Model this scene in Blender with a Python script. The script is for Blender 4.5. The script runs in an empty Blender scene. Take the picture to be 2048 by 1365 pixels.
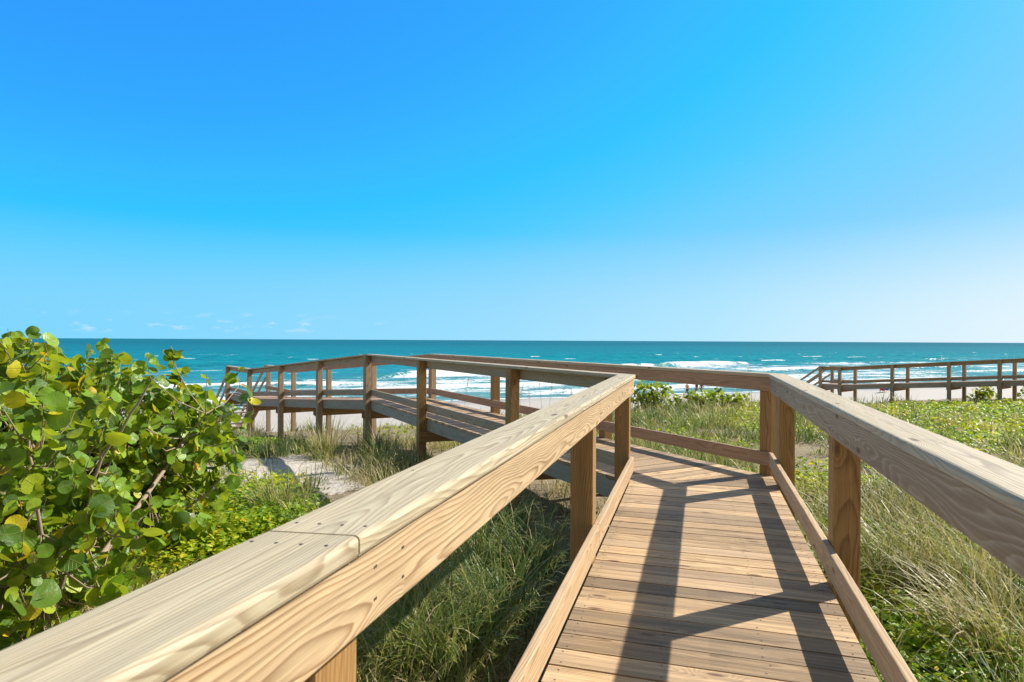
import bpy, bmesh, math, random
import numpy as np
from mathutils import Vector

random.seed(7)
rng = np.random.default_rng(11)
R = math.radians
SC = bpy.context.scene
COL = SC.collection
CAM_H = 1.385            # eye height over the deck (deck top is z = 0)
FPX = 1240.0             # focal length in pixels of the 2048 px wide photograph

# ------------------------------------------------------------------ helpers
def link(o, parent=None):
    COL.objects.link(o)
    if parent is not None:
        o.parent = parent
    return o

def tag(o, label=None, cat=None, group=None, kind=None):
    if label: o['label'] = label
    if cat: o['category'] = cat
    if group: o['group'] = group
    if kind: o['kind'] = kind
    return o

def empty(name, loc=(0, 0, 0)):
    o = bpy.data.objects.new(name, None)
    o.location = loc
    o.empty_display_size = .2
    return link(o)

def mesh_np(name, co, quads=None, tris=None, mats=(), attrs=None, parent=None, midx=None, smooth=False, loc=None):
    """one mesh object from numpy arrays of verts / quads / tris"""
    me = bpy.data.meshes.new(name)
    co = np.asarray(co, dtype=np.float32).reshape(-1, 3)
    idx, tot = [], []
    if quads is not None and len(quads):
        q = np.asarray(quads, dtype=np.int32).reshape(-1, 4); idx.append(q.ravel()); tot.append(np.full(len(q), 4, np.int32))
    if tris is not None and len(tris):
        t = np.asarray(tris, dtype=np.int32).reshape(-1, 3); idx.append(t.ravel()); tot.append(np.full(len(t), 3, np.int32))
    idx = np.concatenate(idx); tot = np.concatenate(tot)
    me.vertices.add(len(co)); me.vertices.foreach_set('co', co.ravel())
    me.loops.add(len(idx)); me.loops.foreach_set('vertex_index', idx)
    me.polygons.add(len(tot))
    st = np.zeros(len(tot), np.int32); st[1:] = np.cumsum(tot)[:-1]
    me.polygons.foreach_set('loop_start', st)
    if midx is not None:
        me.polygons.foreach_set('material_index', np.asarray(midx, np.int32))
    me.polygons.foreach_set('use_smooth', np.full(len(tot), smooth))
    me.update(calc_edges=True)
    for m in mats: me.materials.append(m)
    for k, a in (attrs or {}).items():
        a = np.asarray(a, dtype=np.float32)
        if a.ndim == 2:
            at = me.attributes.new(k, 'FLOAT_VECTOR', 'POINT'); at.data.foreach_set('vector', a.ravel())
        else:
            at = me.attributes.new(k, 'FLOAT', 'POINT'); at.data.foreach_set('value', a)
    o = bpy.data.objects.new(name, me)
    if loc is not None: o.location = loc
    return link(o, parent)

class MB:
    """collects polygons with attributes, builds ONE mesh object"""
    def __init__(s): s.v = []; s.f = []; s.mi = []; s.bc = []; s.seed = []
    def add(s, verts, faces, bcs=None, seed=0., mi=0):
        n = len(s.v); s.v += [tuple(v) for v in verts]
        s.f += [tuple(n + i for i in f) for f in faces]; s.mi += [mi] * len(faces)
        s.bc += list(bcs) if bcs is not None else [(0, 0, 0)] * len(verts)
        s.seed += [seed] * len(verts)
    def build(s, name, mats, parent=None, smooth=False):
        me = bpy.data.meshes.new(name)
        me.from_pydata(s.v, [], s.f); me.update()
        for m in (mats if isinstance(mats, (list, tuple)) else [mats]): me.materials.append(m)
        me.polygons.foreach_set('material_index', s.mi)
        me.polygons.foreach_set('use_smooth', [smooth] * len(s.f))
        a = me.attributes.new('bc', 'FLOAT_VECTOR', 'POINT'); a.data.foreach_set('vector', np.asarray(s.bc, np.float32).ravel())
        a = me.attributes.new('seed', 'FLOAT', 'POINT'); a.data.foreach_set('value', np.asarray(s.seed, np.float32))
        o = bpy.data.objects.new(name, me)
        return link(o, parent)

_lat = rng.random((256, 256))
def vnoise(x, y, scale=1., seed=0):
    x = np.asarray(x, float) / scale + seed * 17.3 + 1000; y = np.asarray(y, float) / scale + seed * 9.1 + 1000
    xi = np.floor(x).astype(int); yi = np.floor(y).astype(int)
    fx = x - xi; fy = y - yi
    fx = fx * fx * (3 - 2 * fx); fy = fy * fy * (3 - 2 * fy)
    g = lambda a, b: _lat[a % 256, b % 256]
    return (g(xi, yi) * (1 - fx) + g(xi + 1, yi) * fx) * (1 - fy) + (g(xi, yi + 1) * (1 - fx) + g(xi + 1, yi + 1) * fx) * fy

def sstep(a, b, x):
    t = np.clip((np.asarray(x, float) - a) / (b - a), 0, 1)
    return t * t * (3 - 2 * t)

# shoreline frame: E_S along the shore, E_N out to sea
O_S = np.array([-24., 70.]); E_S = np.array([.94, .342]); E_N = np.array([-.342, .94])
def shore(x, y):
    return (x - O_S[0]) * E_S[0] + (y - O_S[1]) * E_S[1], (x - O_S[0]) * E_N[0] + (y - O_S[1]) * E_N[1]
_PD = [-400, -90, -66, -60, -55, -50, -46, -41, -36, -30, -20, -8, 0, 6, 40]
_PZ = [-2.2, -2.2, -2.2, -2.32, -2.68, -3.06, -3.5, -4.9, -5.7, -6.1, -6.5, -6.9, -7.2, -7.6, -9.0]
def ground_z(x, y):
    s, d = shore(np.asarray(x, float), np.asarray(y, float))
    dn = d + 3.2 * (1 - sstep(4, 24, s)) * sstep(-64, -56, d)  + (vnoise(x, y, 9., 3) - .5) * 3.5 * sstep(-75, -55, d) * (1 - sstep(-36, -28, d))
    z = np.interp(dn, _PD, _PZ) + CAM_H
    w = 1 - sstep(-44, -36, d)
    z = z + w * ((vnoise(x, y, 3.1, 1) - .5) * .13 + (vnoise(x, y, .9, 2) - .5) * .10 + (vnoise(x, y, .33, 12) - .5) * .035)
    z = z - .25 * sstep(6, 18, x) * sstep(-72, -58, d) * (1 - sstep(-42, -30, d))
    z = z + (1 - w) * (1 - sstep(-9, -4, d)) * ((vnoise(x, y, 2.2, 4) - .5) * .10 + (vnoise(x, y, .9, 6) - .5) * .07)
    return z

def pix(x, y, z=None):
    """point on the height z (or on the ground) seen at a pixel of the photograph, camera at the origin"""
    v = y - (676 + 10 * x / 2048.); u = x - 1024.
    zz = -.85 if z is None else z
    for _ in range(6 if z is None else 1):
        Y = (CAM_H - zz) * FPX / v; X = u / FPX * Y
        if z is None: zz = float(ground_z(X, Y))
    return X, Y, zz

# ------------------------------------------------------------------ node helpers
def new_mat(name):
    m = bpy.data.materials.new(name); m.use_nodes = True
    nt = m.node_tree; nt.nodes.clear()
    return m, nt
class NT:
    def __init__(s, nt): s.nt = nt
    def n(s, typ, **kw):
        nd = s.nt.nodes.new(typ)
        for k, v in kw.items():
            if k == 'inp':
                for i, val in v.items():
                    if hasattr(val, 'is_linked') or isinstance(val, bpy.types.NodeSocket): s.nt.links.new(val, nd.inputs[i])
                    else: nd.inputs[i].default_value = val
            else: setattr(nd, k, v)
        return nd
    def math(s, op, a, b=None, c=None, clamp=False):
        inp = {0: a}
        if b is not None: inp[1] = b
        if c is not None: inp[2] = c
        nd = s.n('ShaderNodeMath', operation=op, inp=inp); nd.use_clamp = clamp
        return nd.outputs[0]
    def vmath(s, op, a, b=None):
        inp = {0: a}
        if b is not None: inp[1] = b
        nd = s.n('ShaderNodeVectorMath', operation=op, inp=inp)
        return nd.outputs['Value'] if op in ('LENGTH', 'DOT_PRODUCT') else nd.outputs[0]
    def noise(s, vec, scale=1., detail=3., rough=.5, dist=0.):
        return s.n('ShaderNodeTexNoise', inp={'Vector': vec, 'Scale': scale, 'Detail': detail, 'Roughness': rough, 'Distortion': dist})
    def ramp(s, fac, stops, interp='LINEAR'):
        nd = s.n('ShaderNodeValToRGB', inp={0: fac}); cr = nd.color_ramp; cr.interpolation = interp
        while len(cr.elements) > 1: cr.elements.remove(cr.elements[0])
        for i, (p, c) in enumerate(stops):
            e = cr.elements[0] if i == 0 else cr.elements.new(p)
            e.position = p; e.color = (c if len(c) == 4 else (*c, 1)) if hasattr(c, '__len__') else (c, c, c, 1)
        return nd.outputs[0]
    def mix(s, fac, a, b, blend='MIX'):
        nd = s.n('ShaderNodeMix', data_type='RGBA', blend_type=blend)
        for i, val in ((0, fac), (6, a), (7, b)):
            if isinstance(val, bpy.types.NodeSocket): s.nt.links.new(val, nd.inputs[i])
            else: nd.inputs[i].default_value = (*val, 1) if hasattr(val, '__len__') and len(val) == 3 else val
        return nd.outputs[2]
    def attr(s, name): return s.n('ShaderNodeAttribute', attribute_name=name)
    def mapr(s, v, a, b, c=0., d=1.):
        return s.n('ShaderNodeMapRange', inp={0: v, 1: a, 2: b, 3: c, 4: d}).outputs[0]
    def out(s, surf): s.nt.links.new(surf, s.n('ShaderNodeOutputMaterial').inputs[0])

def wood(name, light, dark, contrast=.8, grey=.15, grey_col=(.36, .33, .30), ringf=105., vary=.25, rough=.62, knot=1., stain=.3, streak=.12, check=.45):
    """sawn pine: growth rings round a wandering pith, knots, fibre, weathering. Uses the board coordinates 'bc'."""
    m, nt = new_mat(name); g = NT(nt)
    bc = g.attr('bc').outputs['Vector']; seed = g.attr('seed').outputs['Fac']
    off = g.n('ShaderNodeCombineXYZ', inp={0: g.math('MULTIPLY', seed, 91.7), 1: g.math('MULTIPLY', seed, 37.3), 2: g.math('MULTIPLY', seed, 53.9)}).outputs[0]
    def sc(x, y, z): return g.vmath('ADD', g.vmath('MULTIPLY', bc, (x, y, z)), off)
    warp = g.noise(sc(1.1, 4.5, 4.5), 1., 2., .45)
    w = g.vmath('MULTIPLY', g.vmath('SUBTRACT', warp.outputs['Color'], (.5, .5, .5)), (0., .11, .11))
    fine = g.noise(sc(5., 30., 30.), 1., 2., .5)
    w2 = g.vmath('MULTIPLY', g.vmath('SUBTRACT', fine.outputs['Color'], (.5, .5, .5)), (0., .007, .007))
    p = g.vmath('MULTIPLY', g.vmath('ADD', g.vmath('ADD', bc, w), w2), (0., 1., 1.))
    r = g.vmath('LENGTH', p)
    sx = g.n('ShaderNodeSeparateXYZ', inp={0: bc}).outputs[0]
    r = g.math('MULTIPLY_ADD', sx, .014, r)
    ss = g.n('ShaderNodeSeparateXYZ', inp={0: sc(1., 1., 1.)}).outputs
    k2 = g.n('ShaderNodeCombineXYZ', inp={0: g.math('MULTIPLY', ss[0], 2.2), 1: g.math('MULTIPLY', g.math('ADD', ss[1], ss[2]), 7.)}).outputs[0]
    vo = g.n('ShaderNodeTexVoronoi', voronoi_dimensions='2D', inp={'Vector': k2, 'Scale': 1.})
    kd = vo.outputs['Distance']
    ksel = g.math('GREATER_THAN', g.n('ShaderNodeSeparateColor', inp={0: vo.outputs['Color']}).outputs[0], 1 - .34 * knot)
    kb = g.math('MULTIPLY', g.math('EXPONENT', g.math('MULTIPLY', g.math('MULTIPLY', kd, kd), -22.)), ksel)
    r = g.math('MULTIPLY_ADD', kb, .045, r)
    ring = g.math('FRACT', g.math('MULTIPLY', r, ringf))
    rr = g.ramp(ring, [(0, .0), (.35, .08), (.62, .45), (.84, 1.), (.93, .85), (1., 0.)])
    # broad swings in how strong the rings read
    sw = g.noise(sc(.9, 9., 9.), 1., 2., .5).outputs[0]
    fac = g.math('MULTIPLY', rr, g.math('MULTIPLY', g.mapr(sw, .3, .7, .45, 1.1), contrast), clamp=True)
    c = g.mix(fac, light, dark)
    fib = g.noise(sc(6., 260., 260.), 1., 2., .6).outputs[0]
    c = g.mix(.8, c, g.ramp(fib, [(.25, .64), (.5, .5), (.78, .36)]), 'OVERLAY')
    # weather: grey streaks along the grain, per-board tone
    st = g.noise(sc(.8, 16., 16.), 1., 4., .6).outputs[0]
    c = g.mix(g.math('MULTIPLY', g.mapr(st, .35, .75), grey, clamp=True), c, grey_col)
    pb = g.n('ShaderNodeTexWhiteNoise', noise_dimensions='1D', inp={'W': seed})
    c = g.mix(g.math('MULTIPLY', pb.outputs['Value'], vary), c, g.mix(.5, dark, grey_col))
    pv = g.mapr(g.n('ShaderNodeSeparateColor', inp={0: pb.outputs['Color']}).outputs[1], 0, 1, 1 - vary * .55, 1 + vary * .4)
    c = g.mix(1., c, g.n('ShaderNodeCombineColor', inp={0: pv, 1: pv, 2: pv}).outputs[0], 'MULTIPLY')
    s2 = g.mapr(g.noise(sc(1.3, 42., 42.), 1., 3., .6).outputs[0], .3, .7, 1 - streak, 1 + streak)
    c = g.mix(1., c, g.n('ShaderNodeCombineColor', inp={0: s2, 1: s2, 2: s2}).outputs[0], 'MULTIPLY')
    bl = g.noise(sc(3., 10., 10.), 1., 5., .65, .4).outputs[0]
    c = g.mix(g.math('MULTIPLY', g.mapr(bl, .55, .8), stain), c, g.mix(.6, dark, (.12, .08, .05)))
    ck = g.noise(sc(1.6, 85., 85.), 1., 2., .5).outputs[0]
    c = g.mix(g.mapr(ck, .68, .74, 0., check), c, (.06, .035, .02))
    core = g.math('MULTIPLY', g.mapr(kd, .05, .115, 1., 0.), ksel)
    c = g.mix(g.math('MULTIPLY', core, .85), c, (.13, .062, .03))
    h = g.math('ADD', g.math('MULTIPLY', rr, .5), fib)
    bmp = g.n('ShaderNodeBump', inp={'Strength': .22, 'Distance': .002, 'Height': h}).outputs[0]
    b = g.n('ShaderNodeBsdfPrincipled', inp={'Base Color': c, 'Roughness': rough, 'Normal': bmp, 'Specular IOR Level': .35})
    g.out(b.outputs[0])
    return m

def simple(name, col, rough=.6, spec=.3, var=.0):
    m, nt = new_mat(name); g = NT(nt)
    c = (*col, 1)
    if var:
        tc = g.n('ShaderNodeTexCoord').outputs['Object']
        c = g.mix(g.math('MULTIPLY', g.noise(tc, 30., 3.).outputs[0], var), col, tuple(x * .5 for x in col))
    b = g.n('ShaderNodeBsdfPrincipled', inp={'Base Color': c, 'Roughness': rough, 'Specular IOR Level': spec})
    g.out(b.outputs[0]); return m

M = {}
M['rail_new'] = wood('yellow_pine_rail', (.62, .45, .255), (.27, .145, .055), 1.1, .06, ringf=125., vary=.05, knot=1., stain=.12)
M['cap_new'] = wood('pale_pine_cap', (.57, .475, .31), (.27, .175, .085), .95, .25, (.46, .45, .36), ringf=150., vary=.04, knot=.8, stain=.10)
M['rail_grey'] = wood('weathered_pine_rail', (.33, .225, .135), (.58, .47, .34), .9, .25, (.26, .21, .16), ringf=115., vary=.10, knot=1., stain=.35)
M['cap_grey'] = wood('weathered_pine_cap', (.57, .465, .31), (.28, .20, .12), .9, .32, (.45, .41, .34), ringf=140., vary=.06, knot=.9, stain=.2)
M['post'] = wood('brown_pine_post', (.40, .225, .075), (.17, .08, .022), .9, .10, (.32, .26, .18), ringf=95., vary=.10, knot=.5, stain=.3)
M['kick'] = wood('kick_board_pine', (.62, .42, .23), (.33, .18, .08), .8, .30, (.42, .35, .27), ringf=95., vary=.12, knot=.8, stain=.4)
M['rail_red'] = wood('red_brown_pine', (.46, .29, .17), (.23, .12, .06), .8, .18, (.30, .25, .22), ringf=85., vary=.12, knot=1., stain=.25)
M['deck'] = wood('deck_plank_pine', (.70, .465, .235), (.30, .165, .065), 1.05, .38, (.42, .33, .23), ringf=125., vary=.95, knot=.9, stain=.6, streak=.32)
M['deck_red'] = wood('red_deck_plank_pine', (.52, .33, .20), (.32, .17, .09), .6, .30, (.36, .28, .24), ringf=120., vary=.4, knot=.6, stain=.4)
M['rim'] = wood('grey_joist_pine', (.40, .35, .27), (.24, .19, .14), .6, .5, (.33, .32, .29), ringf=90., vary=.15, knot=.8, stain=.6)
M['beam'] = wood('brown_beam_pine', (.36, .21, .085), (.19, .10, .04), .7, .15, (.28, .22, .16), ringf=85., vary=.15, knot=.6, stain=.4)
M['rail_old'] = wood('aged_pine_rail', (.46, .34, .225), (.24, .15, .085), .7, .35, (.34, .31, .28), ringf=85., vary=.15, knot=1., stain=.35)
M['post_old'] = wood('aged_pine_post', (.45, .31, .18), (.24, .15, .075), .7, .35, (.32, .29, .25), ringf=90., vary=.2, knot=.5, stain=.45)
M['screw'] = simple('dark_screw_head', (.05, .045, .04), .5, .4)

# ------------------------------------------------------------------ boards
def perp(d): return np.array([d[1], -d[0]])          # right-hand side of a plan direction
def unit(v): v = np.asarray(v, float); return v / np.linalg.norm(v)

def offset_poly(pts, dist):
    """plan polyline moved to its right by dist, with mitred corners"""
    pts = [np.asarray(p, float)[:2] for p in pts]; n = len(pts); out = []
    for i in range(n):
        d0 = unit(pts[i] - pts[i - 1]) if i > 0 else None
        d1 = unit(pts[i + 1] - pts[i]) if i < n - 1 else None
        if d0 is None: out.append(pts[i] + perp(d1) * dist); continue
        if d1 is None: out.append(pts[i] + perp(d0) * dist); continue
        b = unit(perp(d0) + perp(d1)); out.append(pts[i] + b * dist / np.dot(b, perp(d0)))
    return out

def qboard(mb, i0, o0, i1, o1, zt, zb, ch=.005, holes_top=(), holes_side=(), hr=.0034, wav=0.):
    """board between plan edges i (inner) and o (outer); zt, zb = heights of top and bottom at both ends"""
    i0, o0, i1, o1 = [np.asarray(p, float)[:2] for p in (i0, o0, i1, o1)]
    W = float(np.linalg.norm(o0 - i0)); W = min(W, float(np.linalg.norm(o1 - i1))); H = zt[0] - zb[0]
    L = float(np.linalg.norm((i1 + o1) / 2 - (i0 + o0) / 2))
    cx, cy = min(.45, ch / W), min(.45, ch / H)
    k = .29
    prof = []
    for (px, py, sx, sy) in ((0, 0, 1, 1), (1, 0, -1, 1), (1, 1, -1, -1), (0, 1, 1, -1)):
        q = [(px, py + sy * cy), (px + sx * cx * k, py + sy * cy * k), (px + sx * cx, py)]
        if (px, py) in ((1, 0), (0, 1)): q = q[::-1]
        prof += q
    prof = prof if True else prof
    sd = random.random()
    wide_flat = W > H
    po = random.uniform(.025, .075) * random.choice((-1, 1)); pc = random.uniform(-.04, .04)
    vs, bcs = [], []
    ns = max(2, int(L / .11)) if wav else 1
    for q_ in range(ns + 1):
        t = q_ / ns
        a = i0 + (i1 - i0) * t; b = o0 + (o1 - o0) * t
        z1 = zt[0] + (zt[1] - zt[0]) * t; z0 = zb[0] + (zb[1] - zb[0]) * t
        for (l, h) in prof:
            p = a + (b - a) * l
            if wav and 0 < q_ < ns:
                nw = [random.uniform(-wav, wav) * .35 + wav * math.sin(t * L * f_ + sd * 40 + 7 * l + 5 * h) for f_ in (3.1, 2.3)]
                p = p + unit(b - a) * nw[0]; zq = 0.
            else: zq = 0.
            vs.append((p[0], p[1], z0 + (z1 - z0) * h + zq))
            if wide_flat: bcs.append((t * L, l * W - W / 2 + pc, h * H + po))
            else: bcs.append((t * L, l * W + po, h * H - H / 2 + pc))
    n = len(prof)
    fs = [(k_ * n + j, k_ * n + (j + 1) % n, (k_ + 1) * n + (j + 1) % n, (k_ + 1) * n + j) for k_ in range(ns) for j in range(n)]
    fs += [tuple(range(n))[::-1], tuple(range(ns * n, (ns + 1) * n))]
    mb.add(vs, fs, bcs, sd)
    def disc(c, ux, uy):
        c = np.array(c); q = [c + hr * (math.cos(a) * ux + math.sin(a) * uy) for a in np.linspace(0, 2 * math.pi, 9)[:-1]]
        mb.add(q, [tuple(range(8))], None, 0, 1)
    for (t, l) in holes_top:
        a = i0 + (i1 - i0) * t; b = o0 + (o1 - o0) * t; p = a + (b - a) * l
        disc((p[0], p[1], zt[0] + (zt[1] - zt[0]) * t + .0007), np.array((1, 0, 0)), np.array((0, 1, 0)))
    for (t, h) in holes_side:
        a = i0 + (i1 - i0) * t; nrm = unit(i0 - o0); dr = unit(i1 - i0); p = a + nrm * .0016
        z1 = zt[0] + (zt[1] - zt[0]) * t; z0 = zb[0] + (zb[1] - zb[0]) * t
        disc((p[0], p[1], z0 + (z1 - z0) * h), np.array((dr[0], dr[1], 0)), np.array((0, 0, 1)))
    return mb

def post_mesh(center, d, z0, z1, w=.14, ch=.006):
    mb = MB(); d = unit(d); r = perp(d); sd = random.random(); c = np.asarray(center, float)[:2]
    po = (random.uniform(-.09, .09), random.choice((-1, 1)) * random.uniform(.06, .1))
    h = w / 2; q = ch
    prof = [(-h + q, -h), (h - q, -h), (h, -h + q), (h, h - q), (h - q, h), (-h + q, h), (-h, h - q), (-h, -h + q)]
    vs, bcs = [], []
    for z in (z0, z1):
        for (a, b) in prof:
            p = c + r * a + d * b; vs.append((p[0], p[1], z)); bcs.append((z - z0, a + po[0], b + po[1]))
    fs = [(j, (j + 1) % 8, 8 + (j + 1) % 8, 8 + j) for j in range(8)] + [tuple(range(8))[::-1], tuple(range(8, 16))]
    mb.add(vs, fs, bcs, sd); return mb

def clip(poly, p, n):
    """keep the part of a plan polygon where (x - p).n >= 0"""
    out = []
    for i in range(len(poly)):
        a, b = poly[i], poly[(i + 1) % len(poly)]
        da, db = np.dot(a - p, n), np.dot(b - p, n)
        if da >= 0: out.append(a)
        if (da >= 0) != (db >= 0): out.append(a + (b - a) * da / (da - db))
    return out

def deck_section(name, quad, d, zfun, parent, mats, step=.147, gap=.0105, screws=True, thick=.038):
    """planks laid across the direction d, clipped to the convex plan quad (counter-clockwise)"""
    mb = MB(); d = unit(d); r = perp(d)
    quad = [np.asarray(q, float)[:2] for q in quad]
    amin = min(np.dot(q, d) for q in quad); amax = max(np.dot(q, d) for q in quad)
    lmin = min(np.dot(q, r) for q in quad); lmax = max(np.dot(q, r) for q in quad)
    a = amin
    cen = sum(quad) / len(quad)
    while a < amax:
        g = gap * random.uniform(.6, 1.4)
        poly = [d * (a + g / 2) + r * lmin, d * (a + step - g / 2) + r * lmin, d * (a + step - g / 2) + r * lmax, d * (a + g / 2) + r * lmax]
        for i in range(len(quad)):
            p, q = quad[i], quad[(i + 1) % len(quad)]
            n = perp(unit(q - p));
            if np.dot(cen - p, n) < 0: n = -n
            poly = clip(poly, p, n)
            if len(poly) < 3: break
        a0 = a; a += step
        if len(poly) < 3: continue
        ar = abs(sum(poly[i][0] * poly[(i + 1) % len(poly)][1] - poly[(i + 1) % len(poly)][0] * poly[i][1] for i in range(len(poly)))) / 2
        if ar < .002: continue
        dz = random.uniform(-.0015, .0015); sd = random.random(); tilt = random.uniform(-.004, .004)
        po = random.uniform(.02, .07) * random.choice((-1, 1)); pc = random.uniform(-.05, .05); mid = a0 + step / 2
        n = len(poly); vs, bcs = [], []
        for zz in (0., -thick):
            for p in poly:
                la = np.dot(p, r); aa = np.dot(p, d) - mid
                vs.append((p[0], p[1], zfun(p) + zz + dz + tilt * aa)); bcs.append((la + 20 * sd, aa + pc, zz + po))
        area2 = sum(poly[i][0] * poly[(i + 1) % n][1] - poly[(i + 1) % n][0] * poly[i][1] for i in range(n))
        top = tuple(range(n)) if area2 > 0 else tuple(range(n))[::-1]
        bot = tuple(n + i for i in (range(n)[::-1] if area2 > 0 else range(n)))
        side = [(i, n + i, n + (i + 1) % n, (i + 1) % n) if area2 > 0 else (i, (i + 1) % n, n + (i + 1) % n, n + i) for i in range(n)]
        mb.add(vs, [top, bot] + side, bcs, sd)
        if screws:
            l0 = min(np.dot(p, r) for p in poly); l1 = max(np.dot(p, r) for p in poly)
            for l in (l0 + .05, l0 + (l1 - l0) * .35, l0 + (l1 - l0) * .68, l1 - .05):
                for o in (-.042, .042):
                    la = l + random.uniform(-.015, .015); oo = o + random.uniform(-.008, .008)
                    p = d * (mid + oo) + r * la; z = zfun(p) + dz + tilt * oo + .0009
                    rr = .0045
                    mb.add([(p[0] + rr * math.cos(k * math.pi / 3), p[1] + rr * math.sin(k * math.pi / 3), z) for k in range(6)], [tuple(range(6))], None, 0, 1)
    return mb.build(name, mats, parent)

# ------------------------------------------------------------------ the boardwalk under the camera
HR = 1.055     # top of the cap over the deck
# inner edges of the cap boards in plan (x right, y ahead); z of the deck at every corner
dA = unit((.28, .96))
LA = np.array((-.254, 1.0426))
LI = [LA - dA * 2.6, np.array((1.215, 6.09)), np.array((-3.199, 14.254)), np.array((-8.977, 21.536)), np.array((-10.84, 23.886))]
RA = np.array((1.082, 1.31)); dR = unit((2.625 - 1.082, 6.344 - 1.31))
RI = [RA - dR * 2.7, np.array((2.625, 6.344)), np.array((-1.96, 14.68)), np.array((-7.974, 22.33)), np.array((-9.834, 24.68))]
ZD = [0., 0., 0., -.70, -.70]

def rails(parent, poly, zd, side, segs, hr=HR, rh=.1385, jh=.19):
    """cap, side rail, kick board and rim joist of one side. side = -1 left, +1 right. segs: per segment dict of joints and materials"""
    off = {o: offset_poly(poly, side * o) for o in (0., .012, .05, .17, -.03)}
    for k in range(len(poly) - 1):
        sg = segs[k]
        def pt(o, t): return off[o][k] + (off[o][k + 1] - off[o][k]) * t
        def zz(t): return zd[k] + (zd[k + 1] - zd[k]) * t
        def run(name, oi, oo, top, bot, cuts, mat, ch, holes=False):
            ts = [0.] + list(cuts) + [1.]
            for a, b in zip(ts[:-1], ts[1:]):
                L = np.linalg.norm(pt(oi, b) - pt(oi, a)); e = .0012 / L
                mb = MB(); ht, hs = [], []; wav = .0012 if holes else 0.
                if holes and name == 'cap_board':
                    for end in ((b,) if b < 1 else ()) : ht += [(1 - .055 / L * j, .12 + .25 * i + .02 * j) for i in range(4) for j in (1,)]
                    if a > 0: ht += [(.05 / L, .1 + .25 * i) for i in range(4)]
                    ht += [((j + .5) / max(1, int(L / .9)), .75 + random.uniform(-.1, .1)) for j in range(int(L / .9))]
                if holes and name == 'side_rail':
                    hs += [(x, y) for x in ((.5 - .08 / L), (.5 + .03 / L), .95) for y in (.3, .72)]
                qboard(mb, pt(oi, a + (e if a > 0 else 0)), pt(oo, a + (e if a > 0 else 0)), pt(oi, b - (e if b < 1 else 0)), pt(oo, b - (e if b < 1 else 0)),
                       (zz(a) + top, zz(b) + top), (zz(a) + bot, zz(b) + bot), ch, ht, hs, wav=wav)
                mb.build(name, [M[mat], M['screw']], parent)
        run('cap_board', 0., .17, hr, hr - .038, sg.get('cap_cuts', ()), sg['cap'], .009, sg.get('holes', False))
        run('side_rail', .012, .05, hr - .0405, hr - .0405 - rh, sg.get('rail_cuts', ()), sg['rail'], .004, sg.get('holes', False))
        run('kick_board', .012, .05, .246, .106, sg.get('kick_cuts', ()), sg['kick'], .006)
        run('edge_joist', .012, .05, -.0405, -.0405 - jh, sg.get('rail_cuts', ()), sg.get('rim', 'rim'), .004)

def put_posts(parent, poly, zd, side, items, hr=HR, mat='post', w=.14):
    """items: (segment, distance from its start); post stands outside the side rail"""
    off = offset_poly(poly, side * .121)
    for it in items:
        k, s = it[0], it[1]; mt = it[2] if len(it) > 2 else mat
        a, b = off[k], off[k + 1]; L = np.linalg.norm(b - a); p = a + (b - a) * (s / L)
        z = zd[k] + (zd[k + 1] - zd[k]) * min(max(s / L, 0), 1)
        post_mesh(p, b - a, float(ground_z(p[0], p[1])) - .25, z + hr - .0395, w).build('post', M[mt], parent)

def seg_dist_for_pixel(poly, side, k, xpix):
    """distance along segment k at which the post line passes behind a column of the photograph"""
    off = offset_poly(poly, side * .121); a, b = off[k], off[k + 1]; L = np.linalg.norm(b - a); d = (b - a) / L
    m = (xpix - 1024.) / FPX
    return (m * a[1] - a[0]) / (d[0] - m * d[1])

def cross_beams(parent, pl, pr, zd, items, mat='beam', h=.185):
    """one beam under the joists at each pair of posts, items: (segment, fraction)"""
    ol, orr = offset_poly(pl, -.19), offset_poly(pr, .19)
    for (k, t) in items:
        a = ol[k] + (ol[k + 1] - ol[k]) * t; b = orr[k] + (orr[k + 1] - orr[k]) * t
        z = zd[k] + (zd[k + 1] - zd[k]) * t - .2345; d = unit(b - a); n = perp(d) * .019
        for s in (-1, 1):
            c = n * s * 4.75
            qboard(mb := MB(), a + c - n, a + c + n, b + c - n, b + c + n, (z, z), (z - h, z - h), .004); mb.build('cross_beam', M[mat], parent)

walk = empty('boardwalk', (float(LI[1][0] + .6), float(LI[1][1]), -.9))
tag(walk, 'pine boardwalk in the foreground bending left and ramping down to the beach', 'boardwalk')
WALK_INV = None
def adopt(root):
    """children were built in world coordinates: keep them there"""
    for c in root.children:
        c.matrix_parent_inverse = root.matrix_basis.inverted()

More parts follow.
